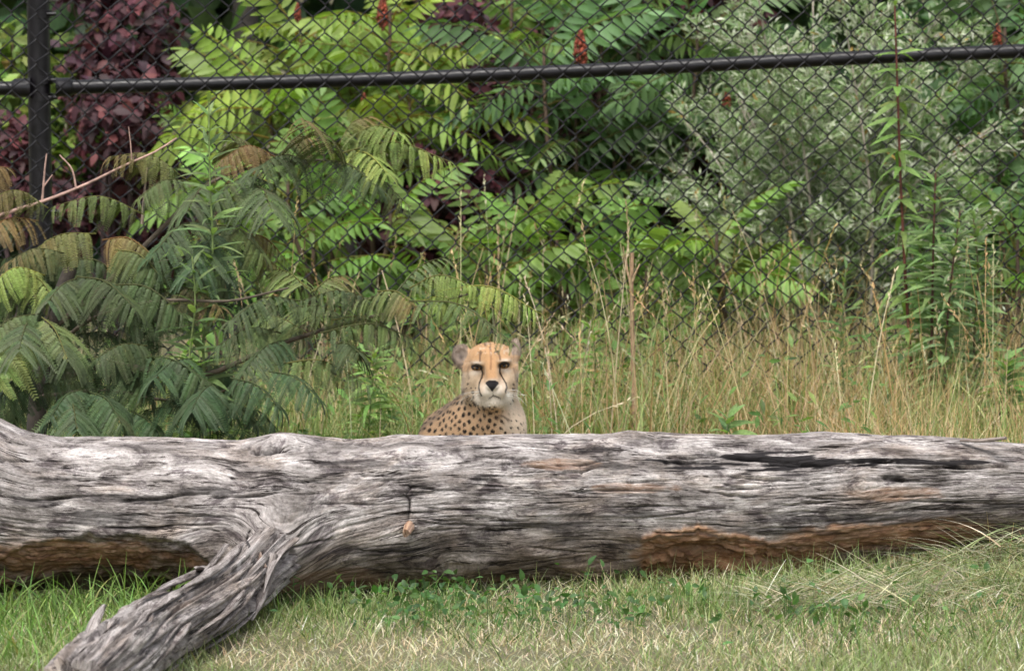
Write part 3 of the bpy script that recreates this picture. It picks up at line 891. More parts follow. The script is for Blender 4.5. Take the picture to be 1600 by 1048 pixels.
    disp += lip * .006 - pocket * (.006 + .006 * sstep(0, 40, d) * sstep(1260, 1180, U) + .012 * fbm(U * .03, PY * .06, 0, 4, 95) + .005 * fbm(U * .1, PY * .2, 0, 3, 96))
    kp = fbm(U * .022, PY * .06, 0, 4, 97)
    brown = np.maximum(brown, np.maximum(pocket * np.clip(.85 + .9 * kp, .15, .97), lip * .95) * (1 - .55 * sstep(1235, 1290, U)))
    disp += pocket * .010 * sstep(.0, .12, kp)
    deep = np.exp(-(((U - 1075) / 60) ** 2 + ((PY - 858) / 16) ** 2)) * pocket
    disp -= .018 * deep
    # plates of leftover wood in front of the pocket
    plate = sstep(0, 10, PY - np.interp(U, [1120, 1180, 1240], [870, 862, 880])) * sstep(1100, 1130, U) * sstep(1260, 1225, U) * front
    disp += plate * .012
    pl2 = np.exp(-(np.clip(np.abs((U - 935) / 60) ** 4 + ((PY - 882) / 16) ** 4, 0, 30))) * front
    disp += pl2 * .012
    eL = np.interp(U, [-140, 0, 40, 90, 150, 220, 290, 330, 345], [880, 868, 850, 832, 826, 826, 836, 862, 900]) + 10 * fbm(U * .035, 0 * U, 0, 5, 101, 2.2, .65)
    dL = PY - eL
    hol = sstep(-3, 12, dL) * sstep(345, 325, U) * front
    lipL = np.exp(-((dL + 4) / 6) ** 2) * sstep(345, 325, U) * front
    disp += lipL * .003 - hol * (.012 + .026 * sstep(10, 60, dL) * sstep(20, 130, U) + .012 * fbm(U * .05, PY * .08, 0, 4, 105))
    brown = np.maximum(brown, hol * np.clip(.06 + .9 * fbm(U * .02, PY * .07, 0, 4, 107), .1, .95))
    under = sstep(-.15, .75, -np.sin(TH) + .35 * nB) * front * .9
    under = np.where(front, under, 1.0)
    rad = rp * mm + disp
    cw = P(U, cy + 0 * U, Dx + 0 * U)
    V0 = np.stack([cw[..., 0], cw[..., 1] - np.cos(TH) * rad * .96, cw[..., 2] + np.sin(TH) * rad], -1)
    dl = limb_dist(V0)
    rad = rad + front * COLLAR * .30 * np.clip(1 - np.abs(dl) / COLLAR, 0, 1) ** 2
    LOG_AXIS['c'] = P(px, cy[:, 0], Dx[:, 0]); LOG_AXIS['r'] = (rp * mm)[:, 0]
    V = np.stack([cw[..., 0], cw[..., 1] - np.cos(TH) * rad * .96, cw[..., 2] + np.sin(TH) * rad], -1)
    # ragged ends
    k = np.arange(nu)[:, None] * nv; j = np.arange(nv)[None]; j2 = (j + 1) % nv
    k = k[:-1]
    Fq = np.stack([k + j, k + j2, k + nv + j2, k + nv + j], -1).reshape(-1, 4)
    Vf = V.reshape(-1, 3)
    uv = np.stack([ug, vg, 0 * ug], -1).reshape(-1, 3)
    black = np.maximum(black, crack_shade)
    stain_shade = np.stack([black, brown, under], -1).reshape(-1, 3)
    gs = [(Vf, Fq, None)]
    nverts = len(Vf)
    for e, rev in ((0, True), (nu - 1, False)):
        ring = V[e]; f = np.arange(nv)[None]
        gs.append((ring, f[:, ::-1] if rev else f, None))
        uv = np.vstack([uv, np.stack([ring[:, 1] * 3, ring[:, 2] * 3, 0 * ring[:, 0]], -1)])
        stain_shade = np.vstack([stain_shade, np.tile([[0, .4, .5]], (nv, 1))])
    o = build('fallen_log', gs, M_wood, attrs={'StainShade': stain_shade}, uv=uv)
    tag(o, 'large weathered grey tree log lying across the grass in front of the cheetah', 'log')
    return o
LOG = log()

def woody_strip(name, pts, rad, nu, nv, parent, seed, twist=0.0, amp=.006, stain_shade=(0, 0, .1), flat=1.0, rough=1.0, collar=False):
    q = smooth_path(pts, nu)
    T = nrm(np.gradient(q, axis=0)); A = nrm(np.cross(T, [0, 0, 1])); Bv = np.cross(A, T)
    t = np.linspace(0, 1, nu)
    rr = np.interp(t, np.linspace(0, 1, len(rad)), rad)
    th = np.arange(nv) / nv * 2 * np.pi
    TT, TH = np.meshgrid(t, th, indexing='ij')
    L = np.linalg.norm(np.diff(q, axis=0), axis=1).sum()
    c, s = np.cos(TH + twist * TT), np.sin(TH + twist * TT)
    um = TT * L
    circ = rr.mean()
    ph = TH + twist * TT * .5
    # periodic grain: use (cos, sin) of the angle
    gx, gy = np.cos(ph) * circ, np.sin(ph) * circ
    d = amp * (1.2 * fbm(gx * 20, gy * 20, um * .55, 2, seed) + .8 * fbm(gx * 62, gy * 62, um * .8, 3, seed + 5))
    rdg = 1 - np.abs(fbm(gx * 48, gy * 48, um * .7, 2, seed + 9)) * 3
    d -= amp * 1.5 * np.clip(rdg, 0, 1) ** 2
    d += .5 * amp * fbm(gx * 150, gy * 150, um * 2.2, 2, seed + 13)
    r = np.maximum(rr[:, None] + d * rough, .001)
    V = q[:, None] + (A[:, None] * c[..., None] + Bv[:, None] * (s * flat)[..., None]) * r[..., None]
    if collar:
        ca, cr = LOG_AXIS['c'], LOG_AXIS['r']
        i = np.clip(np.searchsorted(ca[:, 0], V[..., 0]), 0, len(cr) - 1)
        dlog = np.hypot(V[..., 1] - ca[i, 1], V[..., 2] - ca[i, 2]) - cr[i]
        r = r + COLLAR * .30 * np.clip(1 - np.abs(dlog) / COLLAR, 0, 1) ** 2 * sstep(.06, .2, TT)
        V = q[:, None] + (A[:, None] * c[..., None] + Bv[:, None] * (s * flat)[..., None]) * r[..., None]
    k = np.arange(nu - 1)[:, None] * nv; j = np.arange(nv)[None]; j2 = (j + 1) % nv
    Fq = np.stack([k + j, k + j2, k + nv + j2, k + nv + j], -1).reshape(-1, 4)
    uv = np.stack([um * .45 + seed, gx * 2.2 + seed, gy * 2.2], -1).reshape(-1, 3)
    n = nu * nv
    sn = np.tile(np.array([stain_shade], float), (n, 1))
    gs = [(V.reshape(-1, 3), Fq, None)]
    for e, rev in ((0, True), (nu - 1, False)):
        f = np.arange(nv)[None]
        gs.append((V[e], f[:, ::-1] if rev else f, None))
        uv = np.vstack([uv, uv.reshape(-1, 3)[e * nv:(e + 1) * nv]]); sn = np.vstack([sn, np.tile([stain_shade], (nv, 1))])
    return build(name, gs, M_wood, parent, attrs={'StainShade': sn}, uv=uv)

def limb():
    pts = LIMB_PTS
    mm = LIMB_MM
    lb = woody_strip('limb', pts, LIMB_RAD, 420, 200, LOG, 3, 1.2, .013, (0, 0, .12), collar=True)
    tag(lb, 'thick twisted grey limb running from the log to the ground')
    # long torn fibres lying on the limb
    r = np.random.default_rng(12)
    q = smooth_path(pts, 200)
    T = nrm(np.gradient(q, axis=0)); A = nrm(np.cross(T, [0, 0, 1])); Bv = np.cross(A, T)
    def fibre(i0, i1, a, da, rad, w, col, prof=(.35, .9, 1, .9, .75, .5, .12), flat=.5):
        idx = np.linspace(i0, i1, 7).astype(int)
        ang = a + np.linspace(0, da, 7)
        pp = q[idx] + (A[idx] * np.cos(ang)[:, None] + Bv[idx] * np.sin(ang)[:, None]) * (54 * mm * np.array(rad))[:, None]
        woody_strip('splinter', pp, np.array(prof) * w, 70, 12, LOG, int(50 + i0), .4, .0035, col, flat=flat)
    front = []
    for k in range(40):
        i0 = int(r.integers(28, 150)); L = int(r.integers(18, 60)); i1 = min(i0 + L, 199)
        a = r.uniform(0, 6.28)
        lift = r.choice([0, 0, .06, .14])
        fibre(i0, i1, a, r.uniform(.2, .6), np.r_[.98, 1.0, 1.02, 1.03, 1.03 + lift * .3, 1.03 + lift * .7, 1.0 + lift], r.uniform(.006, .015), (0, .04, .12 * r.random()))
    # frayed end fibres standing off the tip, and the flap beside the split
    for pl, w in (([(424, 868, 21.02), (416, 905, 20.92), (404, 940, 20.78), (392, 968, 20.66)], 10), ([(462, 842, 21.22), (440, 862, 21.08), (424, 885, 20.95), (412, 925, 20.78)], 9),
                  ([(404, 845, 21.05), (388, 875, 20.86), (374, 910, 20.66)], 6), ([(380, 850, 21.0), (364, 884, 20.74), (338, 920, 20.45)], 6), ([(138, 996, 19.2), (150, 966, 19.25), (163, 944, 19.3)], 8),
                  ([(352, 850, 20.95), (326, 885, 20.66), (300, 920, 20.35)], 6), ([(110, 1035, 18.9), (96, 1030, 18.95), (80, 1036, 18.9)], 8), ([(160, 1000, 19.1), (128, 1012, 18.95), (96, 1040, 18.75)], 9),
                  ([(170, 970, 19.4), (140, 992, 19.15), (112, 1020, 18.9)], 7), ([(390, 920, 20.72), (360, 962, 20.4), (318, 992, 20.05)], 8), ([(338, 925, 20.45), (270, 965, 19.9), (210, 1010, 19.4)], 6)):
        pp = P([p[0] for p in pl], [p[1] for p in pl], [p[2] for p in pl])
        woody_strip('splinter', pp, np.array([1, 1, .8, .25]) * w * mm, 50, 12, LOG, 90 + w, .3, .004, (0, .03, .08), flat=.55)
    # split: raw brown wood beside a strip painted black for its dark hollow
    for pl, w, st in (([(394, 850, 21.04), (402, 868, 20.97), (414, 886, 20.92)], 8, (0, .5, .3)), ([(386, 846, 21.02), (392, 866, 20.93), (400, 884, 20.86)], 5, (.9, 0, 0))):
        pp = P([p[0] for p in pl], [p[1] for p in pl], [p[2] for p in pl])
        woody_strip('split_wood_and_hollow', pp, np.array([.5, 1, .4]) * w * mm, 40, 12, LOG, 77, .3, .003, st)
    # brown peg and the loose splinter on the top
    pp = P([640, 637, 634], [820, 826, 833], [21.40, 21.37, 21.35])
    woody_strip('branch_stub', pp, np.array([8, 10.5, 8]) * mm, 24, 24, LOG, 33, 0, .0025, (0, .75, 0))
    pp = P([1500, 1535, 1572], [688, 688, 684], [22.33, 22.32, 22.3])
    woody_strip('splinter', pp, np.array([3, 6, 4]) * mm, 40, 10, LOG, 41, 0, .002, (0, .1, .3), flat=.5)
limb()

# ------------------------------------------------------------------ mimosa tree with bronze fronds
def pinna_mesh(seed, n=23):
    r = np.random.default_rng(seed)
    droop = r.uniform(.3, .75)
    cur = lambda t: np.stack([t - .1 * droop * t ** 3, r.uniform(-.03, .03) * t * t, -droop * t * t], -1)
    tx = np.linspace(0, 1, 6)
    bx = cur(tx)
    gs = tube(bx, np.linspace(.011, .005, 6), 3, (.8, .7, .6), cap=False)
    q = np.array([[0, -.5, 0], [.55, -.62, .03], [1, 0, 0], [.55, .5, .03], [0, .4, 0]])
    # leaflet: a small pointed quad strip
    tV = np.array([[0, -.3, 0], [0, .3, 0], [.6, .5, .02], [.6, -.5, .02], [1, .05, -.03], [1, -.15, -.03]])
    tF = np.array([[0, 3, 2, 1], [3, 5, 4, 2]])
    pos, d, sz, c = [], [], [], []
    for i in range(n):
        t = .04 + .95 * i / n
        x, z = t - .1 * droop * t ** 3, -droop * t * t
        Ls = .122 * (math.sin(math.pi * (.14 + .8 * t)) ** .45)
        for s in (-1, 1):
            pos.append((x, 0, z)); d.append(nrm(np.array([.35 + .25 * t, s, -.28 + r.normal(0, .07)])))
            sz.append((Ls, .041, .05)); c.append(math.exp(r.normal(0, .05)))
    pos, d, sz = np.array(pos), np.array(d), np.array(sz)
    Rm = frames(d, np.array([[0, 0, 1.]]) + r.normal(0, .05, (len(d), 3)))
    gs.append(scatter(tV, tF, Rm, sz, pos, np.array(c)[:, None] * np.ones((1, 3))))
    return build('pinna', gs, M_mimosa, link=False)
PINNA = [pinna_mesh(200 + i) for i in range(5)]
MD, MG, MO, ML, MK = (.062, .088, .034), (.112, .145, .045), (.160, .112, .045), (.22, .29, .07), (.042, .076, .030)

def frond(parent, base, tip, sag, plen, tone, npair=11, tone2=None, D0=23.4, D1=None, droopk=None, facing=0.0):
    """one twice-pinnate leaf from photo pixel base to tip; sag lifts the middle (px)"""
    D1 = D0 if D1 is None else D1
    a = P(base[0], base[1], D0); b = P(tip[0], tip[1], D1)
    m = P((base[0] + tip[0]) / 2, (base[1] + tip[1]) / 2 - sag, (D0 + D1) / 2)
    q = smooth_path([a, m, b], 24)
    root = bpy.data.objects.new('leaf', None)
    me = build('leaf', tube(np.array(q) - a, np.linspace(.0022, .0009, 24), 5, (1.0, .75, .6)), M_mimosa, link=False)
    root = bpy.data.objects.new('leaf', me); COL.objects.link(root)
    root.parent = parent
    root.location = Vector([float(v) for v in a]) - parent.location
    root.color = (*tone, 1)
    mm = D0 / F; lv = rng.normal(0, .2)
    npair = max(7, round(npair * 1.0))
    for i in range(npair):
        t = .16 + .84 * i / (npair - 1)
        k = int(t * 23)
        pt = q[k]; tan = nrm(q[min(k + 1, 23)] - q[max(k - 1, 0)])
        side = nrm(np.cross([0, 0, 1.], tan)); upv = nrm(np.cross(tan, side))
        if facing:
            c, s = math.cos(facing), math.sin(facing)
            side, upv = side * c + upv * s, upv * c - side * s
        env = math.sin(math.pi * (.22 + .68 * t)) ** .55
        for sg in (-1, 1):
            dk = droopk if droopk is not None else rng.uniform(.15, .65)
            fw = .22 + .75 * t ** 2.5 + rng.normal(0, .07)
            d = nrm(side * sg + tan * fw - np.array([0, 0, dk]) * 1.0)
            nor = nrm(upv + rng.normal(0, .16, 3) + np.array([0, -.12, 0]))
            Rm = frames(d[None], nor[None])[0]
            L = plen * 1.13 * mm * env * rng.uniform(.85, 1.12)
            w = t ** 1.5
            tn = np.array(tone) * math.exp(lv) * (1 - w) + np.array(tone2 if tone2 else tone) * w
            tn = tn * math.exp(rng.normal(0, .10)) * np.exp(rng.normal(0, .05, 3))
            place('pinna', PINNA[rng.integers(5)], root, mat4(Rm, L, pt + sg * .001), tn)
    return root

def mimosa():
    b = P(62, gpy(23.9), 23.9); b[2] = 0
    t = thing('mimosa_tree', b, 'low spreading mimosa tree with bronze-green feathery fronds at the left behind the log', 'tree')
    bc = (.085, .066, .046)
    trunk = smooth_path([b - (0, 0, .05), P(58, 640, 23.9), P(64, 580, 23.9), P(80, 500, 23.95), P(110, 420, 24.0)], 16)
    build('trunk', tube(trunk, np.linspace(.030, .018, 16), 10, (.05, .040, .032)), M_bark, t)
    def br(pts, D, r0, r1, col=bc, D1=None):
        D1 = D if D1 is None else D1
        q = smooth_path(P([p[0] for p in pts], [p[1] for p in pts], np.linspace(D, D1, len(pts))), 18)
        return build('branch', tube(q, np.linspace(r0 * .62, r1 * .7, 18), 7, col), M_bark, t)
    br([(62, 600), (180, 570), (300, 590), (430, 540), (560, 500), (660, 478), (730, 460)], 23.9, .016, .004, D1=23.3)
    br([(75, 520), (180, 430), (260, 350), (330, 285), (430, 255), (500, 250)], 23.95, .015, .004, D1=24.3)
    br([(80, 500), (40, 450), (-40, 420), (-90, 410)], 23.9, .011, .005)
    br([(70, 560), (140, 500), (250, 470), (360, 470), (450, 450)], 23.8, .010, .004, D1=23.5)
    br([(60, 620), (150, 610), (300, 625), (400, 590)], 23.7, .009, .004)
    br([(150, 500), (220, 420), (290, 400)], 23.9, .007, .003)
    br([(150, 690), (158, 640), (150, 590)], 23.8, .010, .006)
    br([(160, 670), (170, 600), (160, 560)], 23.85, .008, .005)
    pk = (.36, .23, .19)
    br([(-40, 350), (20, 330), (80, 310), (130, 290), (200, 256), (245, 236), (276, 216)], 24.1, .0095, .0032, pk)
    br([(66, 315), (68, 290), (70, 265), (73, 240)], 24.1, .0056, .0028, pk)
    br([(68, 292), (82, 273)], 24.1, .004, .002, pk)
    br([(119, 294), (112, 264), (93, 242)], 24.1, .0048, .0026, pk)
    br([(222, 350), (226, 300), (230, 262)], 24.2, .007, .003, (.33, .25, .2))
    br([(206, 252), (204, 225), (201, 198)], 24.1, .003, .0018, pk)
    fr = [  # base, tip, lift, pinna length, tone, pairs, tip tone, D0, D1
        # top group
        ((520, 240), (470, 185), 10, 62, MD, 10, MO, 24.1, 23.9), ((530, 225), (578, 182), 14, 56, MG, 10, MO, 24.2, 24.2),
        ((545, 215), (632, 210), 16, 46, MG, 10, ML, 24.2, 24.0), ((530, 240), (702, 252), 24, 50, MG, 14, ML, 24.1, 24.0), ((545, 235), (605, 270), 12, 50, ML, 9, ML, 24.15, 23.9),
        ((480, 250), (400, 262), 14, 60, MD, 10, MD, 24.1, 23.9), ((530, 255), (635, 318), 16, 46, MD, 11, MG, 24.1, 24.0), ((500, 250), (590, 292), 14, 56, MD, 10, MD, 24.1, 23.9),
        ((430, 245), (345, 250), 20, 56, MO, 11, MO, 24.2, 24.1), ((440, 240), (490, 215), 14, 50, MD, 9, MO, 24.3, 24.3), ((400, 262), (360, 210), 16, 50, MO, 8, MD, 24.3, 24.2),
        ((430, 290), (335, 310), 24, 62, MD, 11, MD, 24.1, 23.9), ((400, 290), (425, 330), 12, 66, MD, 9, MD, 24.0, 23.75),
        # upper left group
        ((290, 280), (172, 245), 22, 50, MG, 12, MO, 24.2, 24.1), ((300, 285), (215, 310), 16, 52, MD, 10, MG, 24.1, 24.0), ((325, 285), (292, 330), 8, 56, MD, 9, MD, 24.1, 23.8),
        ((225, 335), (85, 322), 22, 46, MG, 13, MG, 24.0, 23.9), ((75, 325), (-20, 310), 20, 50, MG, 11, MO, 24.0, 23.9), ((60, 345), (-30, 365), 14, 46, MO, 10, MO, 24.0, 23.8), ((-20, 270), (12, 262), 5, 46, MO, 7, MO, 24.0, 24.0),
        # middle mass
        ((330, 350), (240, 395), 22, 70, MD, 12, MK, 23.9, 23.7), ((330, 352), (410, 395), 18, 62, MD, 11, MG, 23.9, 23.8), ((350, 360), (300, 420), 12, 74, MK, 10, MK, 23.9, 23.6),
        ((150, 365), (40, 400), 16, 52, MG, 12, MO, 23.9, 23.8), ((160, 375), (240, 400), 16, 52, MO, 11, MG, 23.9, 23.8), ((180, 390), (250, 430), 14, 56, MG, 11, MD, 23.8, 23.7),
        ((100, 395), (10, 410), 14, 46, MD, 10, MO, 23.8, 23.7), ((70, 430), (-20, 450), 22, 54, ML, 10, ML, 23.7, 23.6), ((40, 430), (80, 460), 10, 50, MG, 8, ML, 23.7, 23.6),
        ((120, 435), (75, 470), 8, 62, MD, 9, MD, 23.7, 23.5), ((120, 432), (210, 480), 16, 62, MD, 11, MD, 23.7, 23.5), ((170, 445), (285, 490), 20, 56, MD, 12, MD, 23.7, 23.6),
        ((240, 455), (345, 480), 18, 50, MD, 11, MO, 23.8, 23.6), ((480, 450), (420, 420), 10, 56, MG, 11, MG, 23.7, 23.9), ((490, 455), (540, 430), 8, 46, MG, 9, MO, 23.7, 23.8),
        ((360, 400), (450, 430), 16, 46, MG, 11, MO, 23.9, 23.9), ((370, 365), (450, 410), 18, 46, MO, 11, MG, 24.0, 24.0),
        # left lower
        ((60, 490), (-30, 540), 16, 66, MD, 11, MG, 23.5, 23.4), ((65, 495), (105, 560), 14, 74, MG, 10, MD, 23.5, 23.3), ((30, 520), (-40, 600), 14, 70, MG, 11, ML, 23.4, 23.2),
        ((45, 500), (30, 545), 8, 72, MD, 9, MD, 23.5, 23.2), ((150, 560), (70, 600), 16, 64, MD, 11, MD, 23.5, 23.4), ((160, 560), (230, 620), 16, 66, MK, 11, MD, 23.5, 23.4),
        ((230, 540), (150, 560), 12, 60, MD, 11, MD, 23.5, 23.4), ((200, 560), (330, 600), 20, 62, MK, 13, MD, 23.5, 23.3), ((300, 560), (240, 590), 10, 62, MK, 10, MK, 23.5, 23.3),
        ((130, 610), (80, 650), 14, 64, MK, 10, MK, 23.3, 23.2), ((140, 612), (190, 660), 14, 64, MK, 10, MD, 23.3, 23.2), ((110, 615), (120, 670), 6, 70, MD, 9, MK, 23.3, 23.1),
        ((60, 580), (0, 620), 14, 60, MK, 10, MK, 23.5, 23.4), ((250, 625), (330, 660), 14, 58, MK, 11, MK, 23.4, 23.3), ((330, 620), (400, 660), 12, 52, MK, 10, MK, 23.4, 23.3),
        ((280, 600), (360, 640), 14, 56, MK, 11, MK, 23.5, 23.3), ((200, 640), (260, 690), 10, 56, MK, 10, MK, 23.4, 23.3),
        # right limb
        ((470, 470), (360, 500), 20, 56, MD, 12, MD, 23.6, 23.4), ((440, 520), (340, 540), 18, 56, MD, 12, MD, 23.5, 23.4), ((450, 530), (380, 580), 14, 62, MK, 11, MD, 23.5, 23.3),
        ((460, 480), (545, 505), 14, 46, MD, 10, MG, 23.6, 23.5), ((480, 520), (400, 490), 8, 58, MG, 11, MG, 23.6, 23.7), ((500, 500), (450, 480), 8, 56, MG, 10, MG, 23.6, 23.8),
        ((520, 540), (560, 550), 10, 50, MD, 10, MD, 23.4, 23.3), ((500, 520), (665, 540), 24, 42, MD, 13, MG, 23.4, 23.3), ((620, 455), (700, 400), 14, 40, MD, 11, MG, 23.6, 23.7),
        ((585, 470), (470, 470), 16, 46, MD, 12, MD, 23.5, 23.4), ((640, 480), (560, 470), 14, 44, MD, 10, MG, 23.4, 23.4), ((590, 455), (650, 480), 12, 44, MG, 10, MO, 23.4, 23.3),
        ((640, 470), (800, 535), 26, 38, MD, 15, MG, 23.3, 23.05), ((640, 450), (735, 445), 18, 42, MG, 11, ML, 23.4, 23.3), ((680, 455), (848, 492), 26, 42, ML, 16, ML, 23.4, 23.3),
        ((660, 470), (720, 480), 12, 40, ML, 9, MG, 23.35, 23.3), ((520, 500), (620, 520), 16, 46, MG, 11, MG, 23.5, 23.4),
        ((430, 570), (575, 600), 22, 50, MG, 13, MD, 23.4, 23.3), ((420, 580), (500, 625), 14, 48, MK, 11, MK, 23.3, 23.2), ((360, 590), (440, 640), 14, 52, MK, 11, MK, 23.3, 23.2),
        ((330, 600), (300, 640), 8, 60, MK, 10, MK, 23.3, 23.2),
    ]
    for (bs, tp, lf, pl, tn, npair, t2, d0, d1) in fr:
        frond(t, bs, tp, lf, pl, tn, npair, t2, d0, d1)
    # shaded inner fronds
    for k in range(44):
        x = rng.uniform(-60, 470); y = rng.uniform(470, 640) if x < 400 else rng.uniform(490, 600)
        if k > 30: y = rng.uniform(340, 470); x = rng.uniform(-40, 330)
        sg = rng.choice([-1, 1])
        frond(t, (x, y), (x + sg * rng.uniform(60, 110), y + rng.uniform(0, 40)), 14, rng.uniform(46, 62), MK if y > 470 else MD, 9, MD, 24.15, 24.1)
mimosa()

# ------------------------------------------------------------------ tall weeds with single leaves
WL = [build('leaf', [(*leaf_template(w, 5, dr, .3, .35), None)], M_leafo, link=False) for w, dr in ((.2, .35), (.17, .6), (.23, .2))]
WL2 = [build('leaf', [(*leaf_template(w, 5, dr, .25, .4), None)], M_leafo, link=False) for w, dr in ((.36, .35), (.42, .5), (.3, .25))]
def weed(name, label, cat, path, D, r, stemcol, leaves, tone, lens, group=None, leafset=WL, t0=.12, updir=.45, spread=1.0):
    pts = P([p[0] for p in path], [p[1] for p in path], D)
    b = pts[0].copy(); b[2] = 0
    t = thing(name, b, label, cat, group)
    q = smooth_path(np.vstack([b - (0, 0, .02), pts]), 30)
    build('stem', tube(q, np.linspace(r, r * .45, 30), 6, stemcol), M_stem, t)
    az = rng.random() * 6
    for k in range(leaves):
        u = t0 + (1 - t0) * (k / (leaves - 1)) ** .85
        i = min(29, int(u * 29)); az += 2.4
        d = np.array([math.cos(az) * spread, math.sin(az) * .8 - .15, updir + .9 * max(0, u - .8) * 4 + rng.normal(0, .15)])
        L = np.interp(u, [0, .5, .85, 1], lens) * D / F * rng.uniform(.8, 1.15)
        Rm = frames(d[None], nrm(np.array([[0, -.3, 1]]) + rng.normal(0, .2, (1, 3))))[0]
        tn = np.array(tone) * math.exp(rng.normal(0, .16)) * np.exp(rng.normal(0, .06, 3))
        place('leaf', leafset[rng.integers(3)], t, mat4(Rm, L, q[i]), tn)
    return t
weed('goldenrod', 'tall pale green goldenrod rising through the mimosa fronds to the rail', 'plant',
     [(322, 640), (318, 520), (332, 400), (328, 280), (326, 160)], 23.7, .0045, (.16, .22, .07), 90, (.17, .25, .095), (78, 66, 52, 34))
weed('goldenrod', 'shorter pale green goldenrod half hidden under the mimosa fronds', 'plant',
     [(300, 650), (296, 560), (305, 470), (300, 400)], 23.6, .004, (.15, .2, .06), 40, (.12, .2, .07), (72, 64, 50, 34))
weed('tall_weed', 'tall weed with a red stem reaching above the rail at right', 'plant',
     [(1428, 640), (1420, 520), (1408, 300), (1402, 130), (1398, 10)], 25.6, .0058, (.13, .035, .025), 96, (.17, .27, .075), (48, 58, 54, 30), 'tall weeds by the fence at right', updir=-.1)
weed('tall_weed', 'bushy weed with a dark red stem, right of the tallest one', 'plant',
     [(1452, 640), (1456, 520), (1458, 400), (1462, 270)], 25.55, .0055, (.09, .03, .025), 120, (.18, .28, .10), (50, 56, 50, 30), 'tall weeds by the fence at right', updir=.2)
weed('tall_weed', 'slim leafy weed at the right of the three weeds by the fence', 'plant',
     [(1476, 640), (1478, 540), (1486, 440), (1500, 330)], 25.5, .0045, (.10, .035, .03), 130, (.20, .29, .13), (50, 56, 46, 28), 'tall weeds by the fence at right', updir=.3)
weed('leafy_weed', 'bushy bright green weed in the grass left of the cheetah', 'plant',
     [(575, 690), (580, 620), (585, 545)], 24.8, .0035, (.16, .2, .07), 70, (.20, .31, .09), (60, 56, 46, 28), t0=.15, updir=.15)
weed('leafy_weed', 'wispy pale green weed leaning left, beside the bushy one by the cheetah', 'plant',
     [(610, 690), (600, 620), (560, 570)], 24.9, .003, (.16, .2, .07), 50, (.19, .29, .09), (56, 50, 42, 26), t0=.2, updir=.1)
weed('thistle', 'low jagged green thistle in the grass behind the right half of the log', 'plant',
     [(1140, 700), (1136, 670), (1140, 650)], 23.3, .005, (.14, .18, .08), 26, (.17, .26, .09), (70, 60, 50, 30), leafset=WL2, t0=.5, updir=.3)
weed('leafy_weed', 'low broad-leaved green weed at the right edge beyond the log', 'plant',
     [(1570, 700), (1568, 620), (1575, 560)], 25.0, .004, (.14, .18, .06), 50, (.14, .23, .07), (64, 56, 44, 28), leafset=WL2, t0=.3)
weed('leafy_weed', 'narrow green weed in front of the silver bush by the fence', 'plant',
     [(1320, 650), (1316, 560), (1318, 460), (1322, 420)], 25.3, .0035, (.14, .18, .06), 44, (.13, .21, .07), (44, 44, 36, 24), t0=.2)

weed('tall_weed', 'pale green leafy weed hugging the fence at the right side of the silver bush', 'plant',
     [(1528, 660), (1522, 540), (1528, 420), (1520, 330)], 25.7, .0045, (.13, .10, .05), 150, (.19, .28, .115), (54, 56, 48, 28), 'tall weeds by the fence at right', updir=.3)
weed('tall_weed', 'leafy weed with hidden stem between the two red stemmed ones', 'plant',
     [(1440, 650), (1436, 540), (1442, 440), (1432, 350)], 25.8, .004, (.12, .12, .05), 150, (.16, .26, .09), (52, 54, 46, 28), 'tall weeds by the fence at right', updir=.2)
weed('leafy_weed', 'bright green weed standing by the fence just left of the bare dead stalk', 'plant',
     [(925, 650), (930, 560), (925, 500)], 25.4, .0035, (.14, .18, .06), 50, (.17, .28, .07), (50, 46, 40, 26), t0=.25, updir=.2)
def dead_stalk():
    pts = P([992, 990, 988, 987, 988], [700, 600, 500, 440, 395], 25.3)
    b = pts[0].copy(); b[2] = 0
    t = thing('dead_stalk', b, 'bare brown dead stalk standing upright in the grass', 'stalk')
    build('stem', tube(smooth_path(np.vstack([b, pts]), 24), np.linspace(.0075, .0055, 24), 7, (.30, .19, .11)), M_stem, t)
    for pl in ([(988, 500), (984, 440), (976, 410), (974, 385)], [(988, 440), (996, 420), (1000, 412)], [(987, 450), (980, 420), (978, 395)]):
        q = P([p[0] for p in pl], [p[1] for p in pl], 25.28)
        build('twig', tube(smooth_path(q, 8), np.linspace(.004, .0015, 8), 5, (.33, .22, .13)), M_stem, t)
dead_stalk()

# ------------------------------------------------------------------ cheetah
DC = 23.3
CM = DC / F                    # metres per photo pixel
Z0x, Z0y, ZS = 640.0, 510.0, 1223 / 210.0
def zc(zx, zy, w=0.0):
    """zoomed-crop coordinates -> world, w = metres towards the camera"""
    p = P(Z0x + zx / ZS, Z0y + zy / ZS, DC)
    return p + np.array([0, -w, 0])

